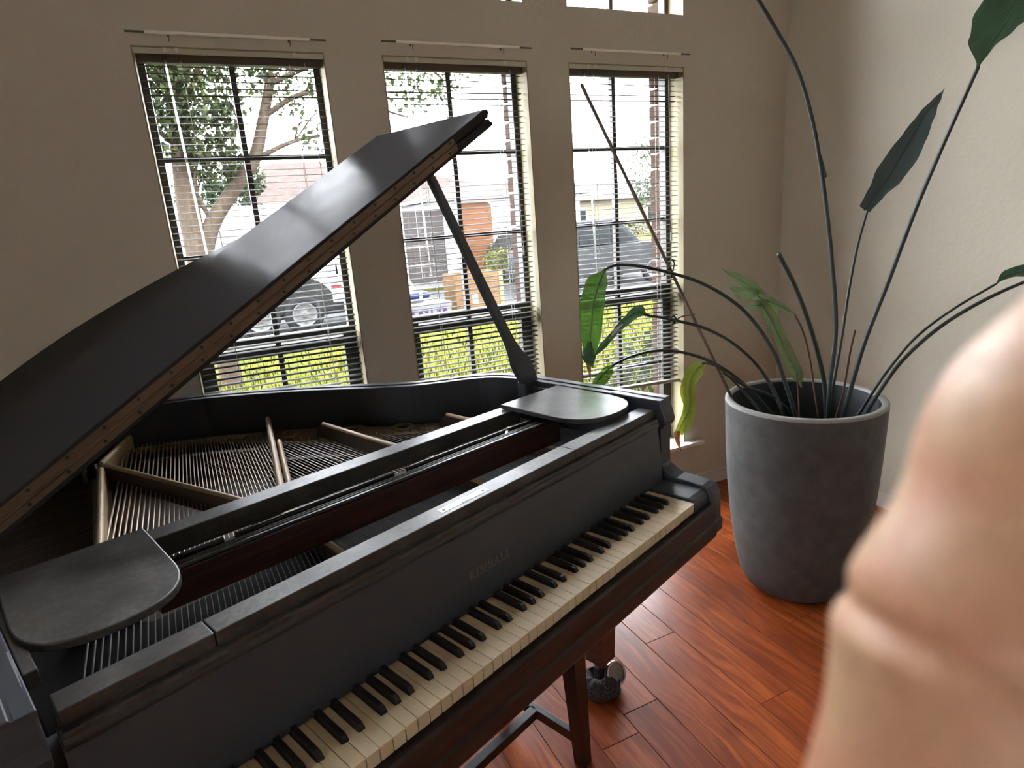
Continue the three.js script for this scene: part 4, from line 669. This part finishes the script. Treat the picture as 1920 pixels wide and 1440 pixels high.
{
  // house across the street
  const h = thing('house', 'white house across the street with a pale pink shingled hip roof', 'house', [0, GY - 0.05, -24]);
  mesh('wall', [box(1.4, 12.5, 0, 2.75, -9, 0)], M.whitewall, h);
  const hip = hipRoof;
  mesh('roof', hip(1.1, 12.9, -9.5, 0.5, 2.72, 4.75, 2.6, 6.2, -4), M.roof, h); mesh('fascia', box(1.1, 12.9, 2.6, 2.74, -9.5, 0.52), M.whitewall, h);
  mesh('garage_surround', rbox(6.6, 12.3, 0, 2.6, 0, 4.0, 0.02), M.whitewall, h); mesh('porch_roof', hip(6.3, 12.7, -1, 4.4, 2.6, 3.3, 8.5, 10.3, 1.5), M.roof, h);
}
{
  const g = thing('garage_door', 'dark grey panelled garage door seen behind the blue and purple load', 'garage door', [0, GY, -19.94]);
  for (let r = 0; r < 4; r++) for (let c = 0; c < 3; c++) mesh('panel', rbox(5.95 + c * 0.46 - 0.28, 5.95 + c * 0.46 + 0.165, 0.04 + r * 0.58, 0.04 + r * 0.58 + 0.55, -0.02, 0.03, 0.015), M.garage, g);
  mesh('frame', [box(5.55, 5.66, 0, 2.45, -0.03, 0.06), box(7.02, 7.14, 0, 2.45, -0.03, 0.06)], M.whitewall, g);
  const d = thing('front_door', 'orange brown wooden door with rounded top corners behind the open wooden crate', 'door', [0, GY, -19.90]);
  const s = new THREE.Shape(), x0 = 7.48, x1 = 8.72, y1 = 2.44; s.moveTo(x0, 0); s.lineTo(x1, 0); s.lineTo(x1, y1 - 0.2); s.quadraticCurveTo(x1, y1, x1 - 0.2, y1); s.lineTo(x0 + 0.2, y1); s.quadraticCurveTo(x0, y1, x0, y1 - 0.2); s.closePath();
  const dg = new THREE.ExtrudeGeometry(s, { depth: 0.05, bevelEnabled: true, bevelSize: 0.01, bevelThickness: 0.01, bevelSegments: 2 }); dg.deleteAttribute('uv'); mesh('slab', dg, M.doorwood, d);
  mesh('rail', [box(x0 + 0.06, x1 - 0.06, 1.30, 1.36, 0.05, 0.075)], M.doorwood, d); mesh('lock', new THREE.CylinderGeometry(0.06, 0.06, 0.06, 14).rotateX(Math.PI / 2).translate(x1 - 0.12, 1.05, 0.08), M.nickel, d);
}
{
  const c = thing('wooden_crate', 'large orange brown plank crate on the kerb below the orange door', 'crate', [4.55, GY, -11.55]);
  for (let k = 0; k < 5; k++) mesh('plank', rbox(-0.36, 0.62, 0.03 + k * 0.165, 0.03 + k * 0.165 + 0.158, -0.04, 0, 0.006), M.crate, c);
  for (let k = 0; k < 5; k++) mesh('plank', rbox(0.58, 0.62, 0.03 + k * 0.165, 0.03 + k * 0.165 + 0.158, -0.7, -0.04, 0.006), M.crate, c);
  mesh('corner_post', rbox(0.575, 0.66, 0, 0.87, -0.05, 0.02, 0.006), M.crateEdge, c); mesh('back', rbox(-0.36, 0.62, 0.03, 0.85, -0.72, -0.68, 0.006), M.crate, c);
  mesh('label_sheet', box(-0.02, 0.09, 0.26, 0.44, 0.0, 0.003), M.whitewall, c);
}
{
  const t = thing('flat_trolley', 'low white trolley with a purple striped side, carrying a blue bundle', 'trolley', [3.05, GY, -11.30]);
  const tw = mat([0.033, 0.032, 0.035], 0.9); mesh('deck', rbox(-0.55, 0.95, 0.30, 0.40, -0.9, 0, 0.02), tw, t); mesh('side', rbox(-0.55, 0.93, 0.04, 0.30, -0.03, -0.005, 0.006), tw, t);
  for (let k = 0; k < 9; k++) mesh('stripe', box(-0.22 + k * 0.12 + (k > 3 ? 0.02 : 0), -0.22 + k * 0.12 + (k % 3 ? 0.09 : 0.05), 0.07, 0.27, -0.01, 0.0), M.purple, t);
  for (let k = 0; k < 4; k++) mesh('foot', rod(V3([-0.45, 0.85][k % 2], 0, -0.1 - 0.65 * (k >> 1)), V3([-0.45, 0.85][k % 2], 0.06, -0.1 - 0.65 * (k >> 1)), 0.05, 0.05, 10), M.rubber, t);
  const b = thing('blue_bundle', 'folded blue tarpaulin bundle lying on the white trolley', 'tarpaulin', [2.95, GY + 0.40, -11.75]);
  mesh('fold', [rbox(-0.5, 0.30, 0, 0.11, -0.22, 0.28, 0.05), rbox(0.02, 0.72, 0.08, 0.20, -0.25, 0.20, 0.05)], M.blue, b); mesh('tie', [box(0.20, 0.25, -0.0, 0.115, -0.2, 0.285), box(0.50, 0.55, 0.08, 0.205, -0.2, 0.205)], M.carWhite, b);
  const p = thing('white_panel', 'white folded board propped at an angle behind the blue bundle', 'board', [2.95, GY + 0.58, -12.2]); const bd = mesh('board', rbox(-0.55, 0.62, 0, 0.03, -0.5, 0.2, 0.01), M.carWhite, p); p.rotation.x = 0.5;
}
function hipRoof(x0,x1, z0, z1, y0, y1, rx0, rx1, rz) { const p = [[x0, y0, z1], [x1, y0, z1], [rx1, y1, rz], [rx0, y1, rz], [x0, y0, z0], [x1, y0, z0]], f = [[0, 1, 2], [0, 2, 3], [1, 5, 2], [4, 0, 3], [5, 4, 3], [5, 3, 2], [0, 4, 5], [0, 5, 1]]; const g = new THREE.BufferGeometry(); g.setAttribute('position', new THREE.Float32BufferAttribute(f.flat().flatMap((i) => p[i]), 3)); g.computeVertexNormals(); const b = boxUV(g); return b; }
function car(label, x, z, turn, paint, suv, rimM) {
  const c = thing('parked_car', label, 'car', [x, GY - 0.10, z], turn);
  const H = suv ? 1.72 : 1.42, s = new THREE.Shape(); s.moveTo(-2.2, 0.32); s.lineTo(2.25, 0.32); s.lineTo(2.3, 0.62); s.quadraticCurveTo(2.25, 0.95, 1.95, 1.0); s.lineTo(1.05, 1.08); s.lineTo(0.98, 1.06); s.lineTo(-2.1, 1.06); s.quadraticCurveTo(-2.25, 0.8, -2.2, 0.32);
  const e = (sh, d, o = 0) => { const g = new THREE.ExtrudeGeometry(sh, { depth: d, bevelEnabled: true, bevelSize: 0.03, bevelThickness: 0.05, bevelSegments: 3 }); g.deleteAttribute('uv'); return g.translate(0, 0, -d / 2 + o); };
  mesh('body', e(s, 1.7), paint, c);
  const k = new THREE.Shape(); k.moveTo(-2.05, 1.04); k.lineTo(1.15, 1.04); k.lineTo(0.35, H); k.lineTo(-1.75, H); k.closePath(); mesh('cabin', e(k, 1.45), paint, c);
  const win = (a) => { const w = new THREE.Shape(a.map(([x2, y2]) => new THREE.Vector2(x2, y2))); return [e(w, 1.50)]; };
  mesh('side_window', win([[-1.85, 1.12], [-0.95, 1.12], [-0.95, H - 0.1], [-1.65, H - 0.1]]), M.carglass, c); mesh('side_window', win([[-0.85, 1.12], [0.05, 1.12], [0.05, H - 0.1], [-0.85, H - 0.1]]), M.carglass, c); mesh('side_window', win([[0.13, 1.12], [0.88, 1.12], [0.33, H - 0.1], [0.13, H - 0.1]]), M.carglass, c);
  mesh('bumper', [rbox(2.2, 2.38, 0.34, 0.58, -0.85, 0.85, 0.05), rbox(-2.32, -2.15, 0.34, 0.60, -0.85, 0.85, 0.05)], M.carBlack, c); mesh('headlamp', [rbox(2.1, 2.32, 0.68, 0.84, 0.55, 0.86, 0.04)], M.nickel, c); mesh('sill_trim', box(-1.0, 1.0, 0.30, 0.40, -0.9, 0.905), M.carBlack, c);
  for (const wx of [-1.4, 1.42]) for (const wz of [0.82, -0.92]) wheel(c, wx, 0.34, wz, 0.35, 0.24, rimM, 5);
}
car('grey parked car on the street seen through the right window', 9.55, -15.0, 0, M.carGrey, true, M.rim);
car('dark car parked further off, right of the orange door', 10.5, -18.7, 0.0, M.carBlack, false, M.rim);
{
  const h = thing('cottage', 'cream house with a pale roof far beyond the grey car', 'house', [30, GY, -42]);
  mesh('wall', box(-14, 12, 0, 2.9, -6, 0), M.cream, h); mesh('roof', hipRoof(-14.6, 12.6, -6.6, 0.6, 2.8, 4.3, -11, 9, -3), M.greyroof, h);
  for (const x of [-9, -5, 2]) { const f = mesh('window', rbox(x, x + 1.4, 1.0, 2.3, 0, 0.06, 0.02), M.whitewall, h); mesh('pane', box(x + 0.1, x + 1.3, 1.1, 2.2, 0.05, 0.07), M.carglass, f); }
  bush('far_shrub', 'row of dull shrubs in front of the cream house', 'shrub', [25, GY, -39], [[[-4, 0.5, 0], [3, 0.6, 0.6], 1], [[2, 0.6, 0], [3, 0.7, 0.6], 1]], 0.18, 1800, M.foliage);
}
// ---------------------------------------------------------------- the person holding the camera: a bare finger across the right of the view
{
  const cm = camera.matrixWorld, C = (x, y, z) => V3(x, y, z);                 // joints in the camera's own axes (metres), turned into the room below
  const J = { tip: C(0.0585, 0.0138, -0.0470), dip: C(0.0388, -0.0204, -0.0455), pip: C(0.0318, -0.0545, -0.0470), mcp: C(0.042, -0.100, -0.050), wrist: C(0.085, -0.165, -0.060) };
  const cap = (p, a, b, ra, rb) => { const pa = p.clone().sub(a), ba = b.clone().sub(a), h = Math.max(0, Math.min(1, pa.dot(ba) / ba.dot(ba))); return pa.addScaledVector(ba, -h).length() - (ra + (rb - ra) * h); };
  const smin = (a, b, k) => { const h = Math.max(0, Math.min(1, 0.5 + 0.5 * (b - a) / k)); return b + (a - b) * h - k * h * (1 - h); };
  const axis = J.tip.clone().sub(J.dip).normalize(), cn = V3(0.10, 0.99, 0).normalize();   // the crease lies across the joint
  function finger(p) {
    let d = cap(p, J.dip, J.tip, 0.0128, 0.0108); const pad = J.dip.clone().lerp(J.tip, 0.42).add(V3(-0.0022, 0.0, 0.001)); d = smin(d, p.distanceTo(pad) - 0.0128, 0.004);
    d = smin(d, cap(p, J.pip, J.dip, 0.0138, 0.0125), 0.0035);
    const t = p.clone().sub(J.dip).dot(cn) - 0.0020; d += 0.0008 * Math.exp(-Math.pow(t / 0.0010, 2)); d -= 0.0003 * Math.exp(-Math.pow((t + 0.0022) / 0.0013, 2));
    return d;
  }
  const rest = [[[0.062, -0.02, -0.075], [0.052, -0.055, -0.080], [0.060, -0.10, -0.066]], [[0.083, -0.03, -0.082], [0.070, -0.062, -0.090], [0.076, -0.105, -0.072]], [[0.100, -0.05, -0.080], [0.088, -0.075, -0.088], [0.092, -0.112, -0.070]]];
  function hand(p) {
    let d = finger(p); d = smin(d, cap(p, J.pip, J.mcp, 0.0138, 0.016), 0.006);
    for (const f of rest) { const [a, b, c] = f.map((q) => C(...q)); let e = smin(cap(p, a, b, 0.008, 0.0095), cap(p, b, c, 0.0095, 0.0105), 0.004); d = smin(d, e, 0.004); }
    d = smin(d, cap(p, J.mcp, J.wrist, 0.020, 0.024), 0.02); d = smin(d, cap(p, C(0.092, -0.112, -0.070), J.wrist, 0.018, 0.024), 0.02); d = smin(d, cap(p, C(0.066, -0.108, -0.066), J.wrist, 0.018, 0.024), 0.02);
    d = smin(d, cap(p, J.wrist, C(0.15, -0.30, -0.06), 0.026, 0.036), 0.02); const th = smin(cap(p, C(0.10, -0.11, -0.035), C(0.115, -0.065, -0.028), 0.013, 0.011), cap(p, J.wrist, C(0.10, -0.11, -0.035), 0.018, 0.014), 0.008); return smin(d, th, 0.008);
  }
  function surf(fn, c, half, res) {
    const mc = new MarchingCubes(res, M.skin, false, false, 200000); mc.isolation = 0; mc.reset(); const hs = res / 2, q = V3();
    for (let z = 0; z < res; z++) for (let y = 0; y < res; y++) for (let x = 0; x < res; x++) { q.set((x - hs) / hs * half + c[0], (y - hs) / hs * half + c[1], (z - hs) / hs * half + c[2]); mc.field[z * res * res + y * res + x] = -fn(q); }
    mc.update(); const n = mc.count, g = new THREE.BufferGeometry(), pos = new Float32Array(n * 3), nor = new Float32Array(n * 3);
    for (let i = 0; i < n; i++) { for (let k = 0; k < 3; k++) pos[i * 3 + k] = mc.positionArray[i * 3 + k] * half + c[k]; const p0 = V3(pos[i * 3], pos[i * 3 + 1], pos[i * 3 + 2]), e = 3e-4; const gr = V3(fn(V3(p0.x + e, p0.y, p0.z)) - fn(V3(p0.x - e, p0.y, p0.z)), fn(V3(p0.x, p0.y + e, p0.z)) - fn(V3(p0.x, p0.y - e, p0.z)), fn(V3(p0.x, p0.y, p0.z + e)) - fn(V3(p0.x, p0.y, p0.z - e))).normalize(); nor.set(gr.toArray(), i * 3); }
    g.setAttribute('position', new THREE.BufferAttribute(pos, 3)); g.setAttribute('normal', new THREE.BufferAttribute(nor, 3)); return g;
  }
  const cut = (fn, yc, keepAbove) => (p) => Math.max(fn(p), keepAbove ? yc - p.y : p.y - yc);
  const fine = surf(cut(hand, -0.047, true), [0.046, -0.013, -0.050], 0.040, 72), coarse = surf(cut(hand, -0.047, false), [0.085, -0.16, -0.06], 0.125, 72);
  const g = merge([fine, coarse]); g.applyMatrix4(cm);
  const o = thing('person', 'person holding the camera, only a blurred bare finger with a joint crease at the right', 'person');
  g.computeBoundingBox(); const c = g.boundingBox.getCenter(V3()); g.translate(-c.x, -c.y, -c.z); o.position.copy(c); mesh('hand', g, M.skin, o);
}
renderer.render(scene, camera);
